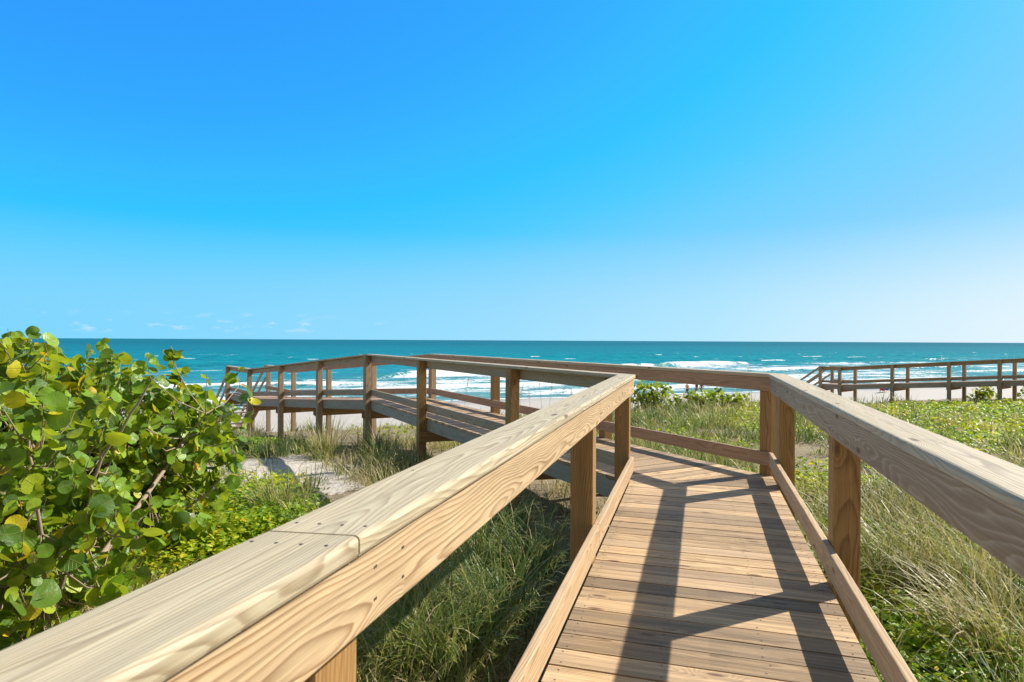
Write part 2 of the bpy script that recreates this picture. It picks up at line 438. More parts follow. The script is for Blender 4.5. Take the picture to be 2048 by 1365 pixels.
LA_len = np.linalg.norm(LI[1] - LI[0]); RA_len = np.linalg.norm(RI[1] - RI[0])
p2L = (2.6 + 2.92) ; p1L = 2.6 + 0.0
segL = [dict(cap='cap_new', rail='rail_new', kick='kick', cap_cuts=(2.6 / LA_len,), rail_cuts=(5.52 / LA_len,), kick_cuts=(5.52 / LA_len,), holes=True),
        dict(cap='cap_grey', rail='rail_old', kick='rail_old', cap_cuts=(.63,), rail_cuts=(.63,), kick_cuts=(.63,)),
        dict(cap='cap_grey', rail='rail_old', kick='rail_old', rail_cuts=(.333, .667), kick_cuts=(.333, .667)),
        dict(cap='cap_grey', rail='rail_old', kick='rail_old')]
a2 = seg_dist_for_pixel(RI, 1, 0, 1690.)
segR = [dict(cap='cap_grey', rail='rail_grey', kick='kick', rail_cuts=((a2 - .02) / RA_len,), kick_cuts=((a2 - .02) / RA_len,), holes=True),
        dict(cap='cap_grey', rail='rail_red', kick='rail_red', cap_cuts=(.335,), rail_cuts=(.335,), kick_cuts=(.335, .72)),
        dict(cap='cap_grey', rail='rail_red', kick='rail_red', rail_cuts=(.333, .667), kick_cuts=(.333, .667)),
        dict(cap='cap_grey', rail='rail_red', kick='rail_red')]
rails(walk, LI, ZD, -1, segL)
rails(walk, RI, ZD, 1, segR)
CL = np.linalg.norm(LI[3] - LI[2])
put_posts(walk, LI, ZD, -1, [(0, -.3 + .02), (0, 2.6 + .015), (0, seg_dist_for_pixel(LI, -1, 0, 1168.)), (0, LA_len - .02),
                             (1, seg_dist_for_pixel(LI, -1, 1, 1025.5)), (1, seg_dist_for_pixel(LI, -1, 1, 843.5)), (2, .02, 'post_old'),
                             (2, seg_dist_for_pixel(LI, -1, 2, 639.), 'post_old'), (2, seg_dist_for_pixel(LI, -1, 2, 562.), 'post_old'), (3, .02, 'post_old'),
                             (3, np.linalg.norm(LI[4] - LI[3]) - .08, 'post_old')])
put_posts(walk, RI, ZD, 1, [(0, .5), (0, a2), (0, seg_dist_for_pixel(RI, 1, 0, 1573.)), (1, .13), (1, seg_dist_for_pixel(RI, 1, 1, 1212.)),
                            (1, seg_dist_for_pixel(RI, 1, 1, 991.)), (2, .06, 'post_old'), (2, seg_dist_for_pixel(RI, 1, 2, 747.), 'post_old'),
                            (2, seg_dist_for_pixel(RI, 1, 2, 658.), 'post_old'), (3, .02, 'post_old'), (3, np.linalg.norm(RI[4] - RI[3]) - .08, 'post_old')])
tA2 = seg_dist_for_pixel(LI, -1, 0, 1168.) / LA_len
L1 = np.linalg.norm(LI[2] - LI[1])
cross_beams(walk, LI, RI, ZD, [(0, .35), (0, tA2), (0, .985), (1, seg_dist_for_pixel(LI, -1, 1, 1025.5) / L1), (1, seg_dist_for_pixel(LI, -1, 1, 843.5) / L1),
                               (2, .012), (2, .335), (2, .667), (3, .02), (3, .96)])
DL, DR = offset_poly(LI, -.048), offset_poly(RI, .048)
zflat = lambda p: 0.
dC = unit(LI[3] - LI[2]); c0 = (LI[2] + RI[2]) / 2; CLen = float(np.dot((LI[3] + RI[3]) / 2 - c0, dC))
def zramp(p): return -.70 * min(1., max(0., float(np.dot(np.asarray(p)[:2] - c0, dC)) / CLen))
deck_section('deck', [DL[0], DR[0], DR[1], DL[1]], dA, zflat, walk, [M['deck'], M['screw']])
deck_section('deck', [DL[1], DR[1], DR[2], DL[2]], LI[2] - LI[1], zflat, walk, [M['deck'], M['screw']])
deck_section('deck', [DL[2], DR[2], DR[3], DL[3]], dC, zramp, walk, [M['deck_red'], M['screw']], screws=False)
deck_section('deck', [DL[3], DR[3], DR[4], DL[4]], dC, lambda p: -.70, walk, [M['deck_red'], M['screw']], screws=False)
# inner floor joists under the planks (close the view through the gaps)
for f in (.33, .66):
    for k in range(4):
        a = DL[k] * (1 - f) + DR[k] * f; b = DL[k + 1] * (1 - f) + DR[k + 1] * f; n = perp(unit(b - a)) * .019
        z0, z1 = ZD[k] - .0425, ZD[k + 1] - .0425
        qboard(mb := MB(), a - n, a + n, b - n, b + n, (z0, z1), (z0 - .19, z1 - .19), .004); mb.build('floor_joist', M['beam'], walk)

def stairs(parent, pl, pr, d, z0, run, drop, matr='rail_old', mats='beam', hr=HR, posts=2):
    """open stairs from the landing edge pl - pr along d"""
    d = unit(d); pl, pr = np.asarray(pl, float), np.asarray(pr, float); w = unit(pr - pl)
    n = int(round(drop / .175)); tr = run / n
    for i in range(n):
        a = pl + d * (i * tr + .02); b = pr + d * (i * tr + .02); z = z0 - (i + 1) * drop / n
        qboard(mb := MB(), a, a + d * .26, b, b + d * .26, (z, z), (z - .038, z - .038), .004); mb.build('stair_tread', M['rail_old'], parent)
    for e, s in ((pl, -1), (pr, 1)):
        i0 = e + w * s * .002; o0 = e + w * s * .042
        i1 = i0 + d * run; o1 = o0 + d * run
        qboard(mb := MB(), i0, o0, i1, o1, (z0 - .03, z0 - drop - .03), (z0 - .30, z0 - drop - .30), .004); mb.build('stair_stringer', M[mats], parent)
        i0 = e + w * s * .0; o0 = e + w * s * .04
        sl = drop / run
        for (nm, t, bt) in (('stair_handrail', hr, hr - .15), ('stair_rail', hr * .55, hr * .55 - .14)):
            qboard(mb := MB(), i0 + d * .01, o0 + d * .01, i0 + d * run, o0 + d * run, (z0 + t, z0 + t - drop), (z0 + bt, z0 + bt - drop), .004)
            mb.build(nm, M[matr], parent)
        for j in range(posts):
            s1 = run * (j + 1) / posts - .1; c = e + w * s * .112 + d * s1
            z = z0 - drop * s1 / run
            post_mesh(c, d, float(ground_z(c[0], c[1])) - .3, z + hr - .1, .135).build('post', M['post_old'], parent)
eL, eR = offset_poly(LI, -.0)[4], offset_poly(RI, .0)[4]
gz = float(ground_z(*( (eL + eR) / 2 + dC * 4.0)))
stairs(walk, eL, eR, dC, -.70, 4.2, -.70 - gz + .05)
adopt(walk)

# ------------------------------------------------------------------ the neighbouring boardwalk on the right
walk2 = empty('boardwalk', (24., 33., -2.4))
tag(walk2, 'distant brown boardwalk at the right running down towards the beach people', 'boardwalk')
d2 = unit((-.62, .78)); r2 = perp(d2)
P0 = np.array((20.2, 38.)) - (-r2) * 0
nearc = lambda t: P0 - d2 * t                       # post line of the near side, t metres up from the ramp's foot
pts2 = [17., 10.4, 0., -1.35]
LI2 = [nearc(t) + r2 * .121 for t in pts2]
RI2 = [nearc(t) + r2 * 1.50 for t in pts2]
zt = lambda t: (-2.654 + .087 * max(0., min(t, 10.4))) + CAM_H
ZD2 = [zt(t) for t in pts2]
HR2 = 1.12
sg2 = dict(cap='cap_grey', rail='rail_red', kick='rail_red', rim='rail_old', rail_cuts=(.5,), kick_cuts=(.5,))
sg2b = dict(cap='cap_grey', rail='rail_red', kick='rail_red', rim='rail_old')
rails(walk2, LI2, ZD2, -1, [sg2, sg2, sg2b], HR2, .19, .235)
rails(walk2, RI2, ZD2, 1, [sg2, sg2, sg2b], HR2, .19, .235)
near_t = [10.4 - seg_dist_for_pixel(LI2, -1, 1, x) for x in (1680., 1785., 1898.5, 2000.)]
put_posts(walk2, LI2, ZD2, -1, [(1, 10.4 - t) for t in near_t] + [(2, 1.27)] + [(0, .3), (0, 3.4), (0, 6.4)], HR2, 'post_old', .165)
far_s = [seg_dist_for_pixel(RI2, 1, 1, x) for x in (2030., 1929., 1816., 1711.)]
put_posts(walk2, RI2, ZD2, 1, [(1, s) for s in far_s] + [(2, 1.27)] + [(0, .3), (0, 3.4), (0, 6.4)], HR2, 'post_old', .165)
cross_beams(walk2, LI2, RI2, ZD2, [(1, (10.4 - t) / 10.4) for t in near_t] + [(2, .95), (0, .2), (0, .5), (0, .9)])
DL2, DR2 = offset_poly(LI2, -.048), offset_poly(RI2, .048)
def zr2(p): return zt(float(np.dot(P0 - np.asarray(p)[:2], d2)))
for k in range(3):
    deck_section('deck', [DL2[k], DR2[k], DR2[k + 1], DL2[k + 1]], d2, zr2, walk2, [M['deck_red'], M['screw']], screws=False)
gz2 = float(ground_z(*((LI2[3] + RI2[3]) / 2 + d2 * 3.2)))
stairs(walk2, LI2[3], RI2[3], d2, ZD2[3], 3.3, ZD2[3] - gz2 + .05, hr=HR2)
adopt(walk2)

# ------------------------------------------------------------------ ground
def centre_x(y):
    ys = [-6, -1.5, 6.2, 14.4, 21.9, 24.3, 60]
    xs = []
    for yy in ys:
        if yy <= 6.2: xs.append(.03 + .29 * yy + .1)
        elif yy == 14.4: xs.append(-2.55)
        elif yy == 21.9: xs.append(-8.45)
        elif yy == 24.3: xs.append(-10.3)
        else: xs.append(-10.3 - 35.7 * .62 / .78)
    return np.interp(y, ys, xs)
def in_deck(x, y, margin=.1):
    """inside the plan of the near boardwalk"""
    r = np.zeros(np.shape(x), bool)
    for k in range(4):
        q = [DL[k], DR[k], DR[k + 1], DL[k + 1]]; ins = np.ones(np.shape(x), bool); c = sum(q) / 4
        for i in range(4):
            p, p2 = q[i], q[(i + 1) % 4]; n = perp(unit(p2 - p))
            if np.dot(c - p, n) < 0: n = -n
            ins &= ((x - p[0]) * n[0] + (y - p[1]) * n[1]) > -margin
        r |= ins
    return r
def blob(x, y, cx, cy, rx, ry, soft=.35):
    d = np.sqrt(((x - cx) / rx) ** 2 + ((y - cy) / ry) ** 2)
    return 1 - sstep(1 - soft, 1 + soft, d)
SANDS = [(*pix(560, 940)[:2], 1.6, 1.35), (*pix(470, 950)[:2], .8, 1.2), (*pix(640, 935)[:2], .5, .5), (*pix(690, 975)[:2], .35, .4), (*pix(540, 890)[:2], .7, .7)]
def sand_mask(x, y):
    m = np.zeros(np.shape(x))
    for s in SANDS: m = np.maximum(m, blob(x, y, *s))
    return np.clip(m * (.45 + 1.05 * vnoise(x, y, .7, 44)) * (.55 + .9 * vnoise(x, y, .3, 45)), 0, 1)
def bare(x, y):
    """0 = fully planted dune, 1 = open sand"""
    s, d = shore(x, y)
    e = sstep(-44.5, -41.5, d + (vnoise(x, y, 4., 8) - .5) * 6)
    return np.maximum(e, sand_mask(x, y) * .95)

def build_ground():
    # polar sheet round the camera, fine near and coarse far, reaching under the sea
    nr, na = 230, 420
    rad = np.concatenate([[0.], .8 * (160 / .8) ** np.linspace(0, 1, nr - 9), [220, 320, 500, 900, 1600, 3000, 6000, 9000]])
    ang = np.linspace(-math.pi, math.pi, na + 1)[:-1]
    Rr, A = np.meshgrid(rad, ang, indexing='ij')
    X = Rr * np.sin(A); Y = Rr * np.cos(A); Z = ground_z(X, Y)
    n = len(rad); i = np.arange(n - 1)[:, None]; j = np.arange(na)[None, :]
    q = np.stack([i * na + j, i * na + (j + 1) % na, (i + 1) * na + (j + 1) % na, (i + 1) * na + j], -1).reshape(-1, 4)[:, ::-1]
    b = bare(X, Y); s, d = shore(X, Y)
    wet = .45 * sstep(-40, -26, d) + .55 * sstep(-10, -3, d + (vnoise(X, Y, 7., 5) - .5) * 5)
    m, nt = new_mat('dune_sand'); g = NT(nt)
    pos = g.n('ShaderNodeNewGeometry').outputs['Position']
    n1 = g.noise(pos, 1.3, 5., .6).outputs[0]; n2 = g.noise(pos, 14., 4., .65).outputs[0]; n3 = g.noise(pos, 120., 2., .6).outputs[0]
    sand = g.mix(n2, (.60, .52, .43), (.80, .73, .64)); sand = g.mix(g.mapr(n3, .45, .75, 0, .5), sand, (.36, .29, .23))
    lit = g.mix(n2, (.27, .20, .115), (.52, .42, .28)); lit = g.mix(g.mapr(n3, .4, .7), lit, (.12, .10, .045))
    bf = g.math('ADD', g.attr('bare').outputs['Fac'], g.mapr(n1, .3, .75, -.25, .35), clamp=True)
    bf = g.math('ADD', bf, g.mapr(n2, .3, .7, -.42, .38), clamp=True)
    bf = g.math('ADD', bf, g.mapr(g.noise(pos, 45., 3., .7).outputs[0], .35, .65, -.25, .12), clamp=True)
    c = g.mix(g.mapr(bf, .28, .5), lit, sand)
    w = g.attr('wet').outputs['Fac']
    c = g.mix(g.math('MULTIPLY', w, .75), c, (.26, .24, .22))
    hgt = g.math('ADD', g.math('MULTIPLY', n2, .6), g.math('MULTIPLY', n3, .25))
    bmp = g.n('ShaderNodeBump', inp={'Strength': .8, 'Distance': .05, 'Height': hgt}).outputs[0]
    ro = g.mapr(w, 0, 1, .9, .35)
    bs = g.n('ShaderNodeBsdfPrincipled', inp={'Base Color': c, 'Roughness': ro, 'Normal': bmp, 'Specular IOR Level': .2})
    g.out(bs.outputs[0])
    o = mesh_np('ground', np.stack([X, Y, Z], -1), q, None, [m], {'bare': b.ravel(), 'wet': wet.ravel()}, smooth=True)
    tag(o, kind='structure')
build_ground()

# ------------------------------------------------------------------ sea
SEA_Z = -7.2 + CAM_H
def build_sea():
    dd = np.concatenate([np.arange(-13, 105, .42), 105 + (np.linspace(0, 1, 110) ** 3.2) * 400, 505 * (60) ** np.linspace(0.02, 1, 60)])
    tt = np.linspace(-1, 1, 760)
    D, T = np.meshgrid(dd, tt, indexing='ij')
    S = 40 + T * (190 + np.maximum(D, 0) * 1.9)
    X = O_S[0] + S * E_S[0] + D * E_N[0]; Y = O_S[1] + S * E_S[1] + D * E_N[1]
    damp = 1 - sstep(150, 500, D)
    Z = np.full(D.shape, SEA_Z)
    ph = vnoise(S, D, 40., 1) * 6 + vnoise(S, D, 13., 2) * 2
    Z += sstep(40, 120, D) * damp * (.28 * np.sin(D / 3.4 + ph + S / 31) + .16 * np.sin(D / 1.5 + S / 9. + ph * 1.7) + .25 * (vnoise(S, D, 6., 9) - .5) + .2 * (vnoise(S / 2.5, D, 2.2, 19) - .5))
    # breaking wave: a curling ridge, farther out on the right
    db = 41 + .30 * np.clip(S + 5, 0, 140) + 6 * (vnoise(S, S * 0, 45., 7) - .5) + 1.5 * (vnoise(S, S * 0, 9., 8) - .5)
    amp = .25 + 1.15 * sstep(.38, .62, vnoise(S, S * 0, 38., 11)) * (1 - .0 * S)
    amp = np.where(S > 58, np.maximum(amp, .8 * sstep(55, 75, S) + .3), amp) * (1 - .75 * sstep(112, 150, S))
    q = D - db
    ridge = np.where(q > 0, np.exp(-(q / 4.5) ** 2), np.exp(-(q / 1.7) ** 2))
    Z += amp * ridge
    foam = amp * 1.05 * np.where(q > 0, np.exp(-(q / 1.3) ** 2), np.exp(-(q / 2.0) ** 2)) * (.08 + 1.1 * vnoise(S, D, 3.5, 21))
    green = amp * np.exp(-((q - .8) / 2.2) ** 2)
    # bores inside the surf zone
    for k, (f, a, w) in enumerate(((.62, .55, 2.2), (.36, .42, 2.0), (.14, .25, 1.6), (1.35, .5, 2.5))):
        dk = db * f + 5 * (vnoise(S, S * 0, 28., 30 + k) - .5) + 1.6 * (vnoise(S, S * 0, 6., 40 + k) - .5)
        qq = D - dk; mod = .35 + .9 * sstep(.3, .65, vnoise(S, S * 0 + k * 9, 24., 50 + k))
        if k == 3: mod = mod * sstep(.55, .7, vnoise(S, S * 0, 30., 61)) * sstep(60, 90, S)
        Z += a * mod * np.where(qq > 0, np.exp(-(qq / (w * 1.6)) ** 2), np.exp(-(qq / (w * .7)) ** 2))
        foam += mod * (.45 if k < 3 else .0) * np.where(qq > 0, np.exp(-(qq / 3.) ** 2), np.exp(-(qq / 1.6) ** 2))
    surf = sstep(-1, 3, D) * (1 - sstep(db - 3, db + 1., D))
    foam += surf * (.12 + .42 * vnoise(S / 2.6, D, 2.4, 70) + .22 * sstep(.35, .65, vnoise(S, D, 22., 71)))
    # a few whitecaps beyond
    wc = vnoise(S / 3.2, D, 2.6, 80); foam += sstep(.86, .95, wc) * sstep(db + 6, db + 20, D) * (1 - sstep(180, 330, D)) * .8
    lap = 2.2 * vnoise(S, S * 0, 16., 90) + 1.1 * vnoise(S, S * 0, 5., 91)
    foam = np.where(D < 2, np.maximum(foam, .9 * np.exp(-((D + 5.5 - lap) / .8) ** 2)), foam)
    gz = ground_z(X, Y); shallow = D < 30
    edge = D + 6.0 - lap
    Z = np.where(D < 6, np.maximum(Z, np.where(edge > 0, gz + .035, gz - .12)), Z)
    n, na = D.shape; i = np.arange(n - 1)[:, None]; j = np.arange(na - 1)[None, :]
    qd = np.stack([i * na + j, i * na + j + 1, (i + 1) * na + j + 1, (i + 1) * na + j], -1).reshape(-1, 4)
    m, nt = new_mat('sea_water'); g = NT(nt)
    pos = g.n('ShaderNodeNewGeometry').outputs['Position']
    rot = g.n('ShaderNodeVectorRotate', rotation_type='Z_AXIS', inp={'Vector': pos, 'Angle': -math.atan2(E_S[1], E_S[0])}).outputs[0]
    st = g.vmath('MULTIPLY', rot, (.35, 1., 1.))
    df = g.attr('off').outputs['Fac']
    deep = g.ramp(g.math('DIVIDE', g.math('ADD', df, 10.), 1000.), [(0., (.20, .33, .30)), (.03, (.10, .36, .36)), (.07, (.035, .31, .36)), (.14, (.01, .28, .31)), (.35, (.006, .21, .26)), (1., (.004, .135, .185))])
    pa = g.noise(g.vmath('MULTIPLY', rot, (.004, .02, 1.)), 1., 4., .6).outputs[0]
    deep = g.mix(g.mapr(pa, .35, .7, 0., .35), deep, (.004, .13, .2))
    rp = g.noise(st, .55, 5., .65).outputs[0]
    deep = g.mix(g.mapr(rp, .40, .66, 0., .7), deep, (.002, .085, .13))
    deep = g.mix(g.math('MULTIPLY', g.attr('green').outputs['Fac'], .8, clamp=True), deep, (.05, .27, .20))
    f1 = g.noise(st, .75, 6., .68, .6).outputs[0]; f2 = g.noise(g.vmath('MULTIPLY', rot, (.8, 1.3, 1.)), 2.2, 4., .7).outputs[0]
    fsum = g.math('ADD', g.attr('foam').outputs['Fac'], g.math('ADD', g.math('MULTIPLY_ADD', f1, 1.5, -.75), g.math('MULTIPLY_ADD', f2, 1.1, -.55)))
    fm = g.mapr(fsum, .52, .72)
    h = g.math('ADD', g.math('MULTIPLY', g.noise(st, .5, 5., .6).outputs[0], 1.), g.math('MULTIPLY', g.noise(st, 2.4, 3., .6).outputs[0], .25))
    bmp = g.n('ShaderNodeBump', inp={'Strength': 1., 'Distance': .55, 'Height': h}).outputs[0]
    dif = g.n('ShaderNodeBsdfDiffuse', inp={'Color': deep, 'Normal': bmp}).outputs[0]
    glo = g.n('ShaderNodeBsdfGlossy', inp={'Color': (.9, .95, 1., 1), 'Roughness': .16, 'Normal': bmp}).outputs[0]
    fr = g.n('ShaderNodeFresnel', inp={'IOR': 1.2, 'Normal': bmp}).outputs[0]
    wat = g.n('ShaderNodeMixShader', inp={0: g.math('MINIMUM', fr, .14), 1: dif, 2: glo}).outputs[0]
    fo = g.n('ShaderNodeBsdfDiffuse', inp={'Color': (.80, .82, .82, 1), 'Normal': g.n('ShaderNodeBump', inp={'Strength': .7, 'Distance': .3, 'Height': f2}).outputs[0]}).outputs[0]
    g.out(g.n('ShaderNodeMixShader', inp={0: fm, 1: wat, 2: fo}).outputs[0])
    o = mesh_np('sea', np.stack([X, Y, Z], -1), qd, None, [m], {'foam': foam.ravel(), 'off': D.ravel(), 'green': np.clip(green, 0, 1).ravel()}, smooth=True)
    tag(o, kind='structure')
build_sea()

# ------------------------------------------------------------------ grass blades
def blades(base, az, L, th0, bend, w, tint, nseg=5, twist=None):
    """curved tapering ribbons -> verts, quads, tint per vertex"""
    n = len(L); pts = np.zeros((n, nseg + 1, 3)); pts[:, 0] = base
    dirh = np.stack([np.sin(az), np.cos(az)], -1)
    for k in range(nseg):
        t = (k + .5) / nseg; th = th0 + bend * t ** 1.6
        stp = (L / nseg)[:, None]
        pts[:, k + 1, :2] = pts[:, k, :2] + dirh * np.sin(th)[:, None] * stp
        pts[:, k + 1, 2] = pts[:, k, 2] + np.cos(th) * stp[:, 0]
    tw = az + math.pi / 2 if twist is None else az + math.pi / 2 + twist
    side = np.stack([np.sin(tw), np.cos(tw), np.zeros(n)], -1)
    ws = np.array([1 - (k / nseg) ** 2 * .93 for k in range(nseg + 1)])
    hw = (w / 2)[:, None, None] * ws[None, :, None] * side[:, None, :]
    V = np.stack([pts - hw, pts + hw], 2)              # n, seg+1, 2, 3
    idx = np.arange(n * (nseg + 1) * 2).reshape(n, nseg + 1, 2)
    q = np.stack([idx[:, :-1, 0], idx[:, :-1, 1], idx[:, 1:, 1], idx[:, 1:, 0]], -1).reshape(-1, 4)
    tt = np.repeat((tint[:, None] + np.linspace(0, .22, nseg + 1)[None, :])[:, :, None], 2, 2)
    return V.reshape(-1, 3), q, tt.ravel()

def leafy_mat(name, stops, trans=.35, rough=.5, spec=.4, noise_amt=.15):
    m, nt = new_mat(name); g = NT(nt)
    t = g.attr('tint').outputs['Fac']
    c = g.ramp(t, stops)
    pos = g.n('ShaderNodeNewGeometry').outputs['Position']
    nn = g.noise(pos, 2.5, 3., .6).outputs[0]
    c = g.mix(g.mapr(nn, .3, .75, 0, noise_amt), c, (.16, .13, .05))
    b = g.n('ShaderNodeBsdfPrincipled', inp={'Base Color': c, 'Roughness': rough, 'Specular IOR Level': spec}).outputs[0]
    tr = g.n('ShaderNodeBsdfTranslucent', inp={'Color': c}).outputs[0]
    g.out(g.n('ShaderNodeMixShader', inp={0: trans, 1: b, 2: tr}).outputs[0])
    return m
M['grass'] = leafy_mat('beach_grass', [(0, (.07, .14, .03)), (.3, (.18, .27, .05)), (.55, (.37, .37, .075)), (.75, (.48, .40, .13)), (1., (.68, .57, .32))], .34, .45, .45)
M['vine'] = leafy_mat('dune_vine', [(0, (.07, .19, .012)), (.5, (.25, .42, .015)), (.8, (.50, .57, .02)), (1., (.70, .62, .03))], .45, .45, .4, .1)
M['flower'] = simple('yellow_flower', (.85, .55, .02), .6, .2)
M['straw'] = leafy_mat('dry_stalk', [(0, (.30, .22, .11)), (1, (.55, .42, .24))], .2, .6, .3)

def clump_field(n, r0, r1, a0, a1, per, keep, hgt, wfac=1., seedn=0, tint0=.3, tintv=.25):
    """tufts of grass spread round the camera, denser near; keep(x, y) -> probability"""
    r = r0 * (r1 / r0) ** rng.random(n); a = rng.uniform(a0, a1, n)
    x = r * np.sin(a); y = r * np.cos(a)
    k = rng.random(n) < keep(x, y)
    x, y, r = x[k], y[k], r[k]; n = len(x)
    if n == 0: return None
    ch = hgt * (.38 + .95 * rng.random(n) ** 1.4) * (.65 + .7 * vnoise(x, y, 2.6, 66)); ct = tint0 + rng.normal(0, tintv * .6, n) + (vnoise(x, y, 3.5, 60 + seedn) - .5) * .5
    bx = np.repeat(x, per); by = np.repeat(y, per); br = np.repeat(r, per); N = len(bx)
    sp = .05 + .004 * br
    ox = rng.normal(0, 1, N) * sp; oy = rng.normal(0, 1, N) * sp; bx = bx + ox; by = by + oy
    bz = ground_z(bx, by) - .02
    L = np.repeat(ch, per) * rng.uniform(.55, 1.3, N)
    az = np.arctan2(ox, oy) + rng.normal(0, .8, N); th0 = np.abs(rng.normal(.22, .34, N)); bend = np.abs(rng.normal(1.3, .65, N))
    w = (.0046 + br / 1450.) * wfac * rng.uniform(.7, 1.3, N)
    tint = np.repeat(ct, per) + rng.normal(0, .13, N) + (rng.random(N) < .17) * .40
    return blades(np.stack([bx, by, bz], -1), az, L, th0, bend, w, tint, 4, rng.normal(0, .6, N))

def clump_box(n, xr, yr, per, hgt, tint0=.5, under=False):
    x = rng.uniform(*xr, n); y = rng.uniform(*yr, n)
    k = rng.random(n) < (np.where(in_deck(x, y, 0.), .5, .8) * (x < centre_x(y) + 1.) * (x > centre_x(y) - 2.6) if under else keep_grass(x, y) * (x < centre_x(y) + .2) * sstep(.25, .6, vnoise(x, y, 1.6, 92)))
    x, y = x[k], y[k]; n = len(x); r = np.repeat(np.hypot(x, y), per); N = n * per
    bx = np.repeat(x, per) + rng.normal(0, .09, N); by = np.repeat(y, per) + rng.normal(0, .09, N)
    L = np.repeat(hgt * rng.uniform(.5, 1.3, n), per) * rng.uniform(.5, 1.3, N)
    return blades(np.stack([bx, by, ground_z(bx, by) - .02], -1), rng.uniform(0, 6.28, N), L, np.abs(rng.normal(.25, .35, N)), np.abs(rng.normal(1., .7, N)),
                  .004 + r / 1400., np.repeat(rng.normal(tint0, .2, n), per) + rng.normal(0, .15, N), 4, rng.normal(0, .6, N))

def straw_litter(n, r0, r1):
    r = r0 * (r1 / r0) ** rng.random(n); a = rng.uniform(R(-50), R(48), n); x = r * np.sin(a); y = r * np.cos(a)
    k = (rng.random(n) < .35 + .65 * sstep(.45, .7, vnoise(x, y, 1.4, 91))) & (shore(x, y)[1] < -43) & ~in_deck(x, y, 0.)
    k &= rng.random(n) < 1 - .55 * sand_mask(x, y)
    x, y, r = x[k], y[k], r[k]; n = len(x)
    return blades(np.stack([x, y, ground_z(x, y) + rng.random(n) * .05], -1), rng.uniform(0, 6.28, n), rng.uniform(.12, .38, n), rng.normal(1.35, .2, n), rng.normal(.3, .3, n),
                  .003 + r / 1600., rng.normal(.82, .14, n), 4, rng.normal(0, .8, n))

def merge(parts):
    parts = [p for p in parts if p is not None]
    V, Q, T = [], [], []; o = 0
    for v, q, t in parts:
        V.append(v); Q.append(q + o); T.append(t); o += len(v)
    return np.concatenate(V), np.concatenate(Q), np.concatenate(T)

VINE_R = [(2.95, 4.5, .6, 1.0), (2.35, 3.5, .45, .8)]
VINE_L = [(*pix(430, 1010)[:2], .95, 1.5), (*pix(500, 1060)[:2], .6, .9), (*pix(330, 1130)[:2], .6, .6), (*pix(510, 900)[:2], .6, .8)]
def vine_w(x, y):
    """how much creeping vine grows here"""
    m = np.zeros(np.shape(x))
    for s in VINE_L: m = np.maximum(m, blob(x, y, *s))
    right = x > centre_x(y)
    far = .8 * sstep(7, 13, x) * sstep(.36, .6, .6 * vnoise(x, y, 3.2, 33) + .4 * vnoise(x, y, 1.2, 34) + .14 * sstep(12, 20, x))
    near = blob(x, y, *VINE_R[0]) + blob(x, y, *VINE_R[1]) + blob(x, y, 3.6, 6.6, .5, .7) * .6
    spots = sstep(.60, .72, vnoise(x, y, 1.5, 35)) * .75
    m = np.maximum(m, np.where(right, np.maximum(np.maximum(far, near), spots), sstep(.66, .8, vnoise(x, y, 1.5, 36)) * .5))
    return np.clip(m, 0, 1)

def keep_grass(x, y):
    s, d = shore(x, y)
    p = (1 - .9 * bare(x, y)) * (1 - .9 * vine_w(x, y))
    p = p * np.where(x > centre_x(y), 1., .55)
    p = np.where(in_deck(x, y, .12), .0, p)
    p = p * (.12 + .88 * sstep(.22, .5, vnoise(x, y, 1.15, 67)))
    return p * (d < -39)
def keep_left_sparse(x, y):
    return sand_mask(x, y) * .22 * ~in_deck(x, y, .1)

gr = merge([
    clump_field(4300, 2.2, 42, R(-8), R(48), 28, lambda x, y: keep_grass(x, y) * (x > centre_x(y)), .58, 1.25, 1, .36, .36),
    clump_field(2600, 2.2, 30, R(-52), R(14), 24, lambda x, y: keep_grass(x, y) * (x <= centre_x(y)), .42, 1., 2, .42, .34),
    straw_litter(20000, 2.2, 30),
    clump_box(520, (-5.2, -.9), (9.5, 15.5), 26, .46, .22),
    clump_box(620, (-3.2, 1.2), (7.5, 15.5), 20, .34, .72, True),
    clump_box(1100, (-9.5, .5), (8.5, 22), 20, .36),
    clump_box(500, (-9.5, -.5), (12, 22), 16, .42, .72),
    clump_field(420, 5, 26, R(-40), R(4), 14, keep_left_sparse, .32, .9, 3, .55, .3),
    # grass edge on the dune crest, against the beach
    clump_field(1300, 18, 42, R(-34), R(46), 22, lambda x, y: (np.abs(shore(x, y)[1] + 48) < 4) * keep_grass(x, y), .42, 1., 4, .55, .3),
])
grass = mesh_np('dune_grass', gr[0], gr[1], None, [M['grass']], {'tint': np.clip(gr[2], 0, 1)})
tag(grass, 'wild olive and straw coloured beach grass covering the dune', 'grass', kind='stuff')

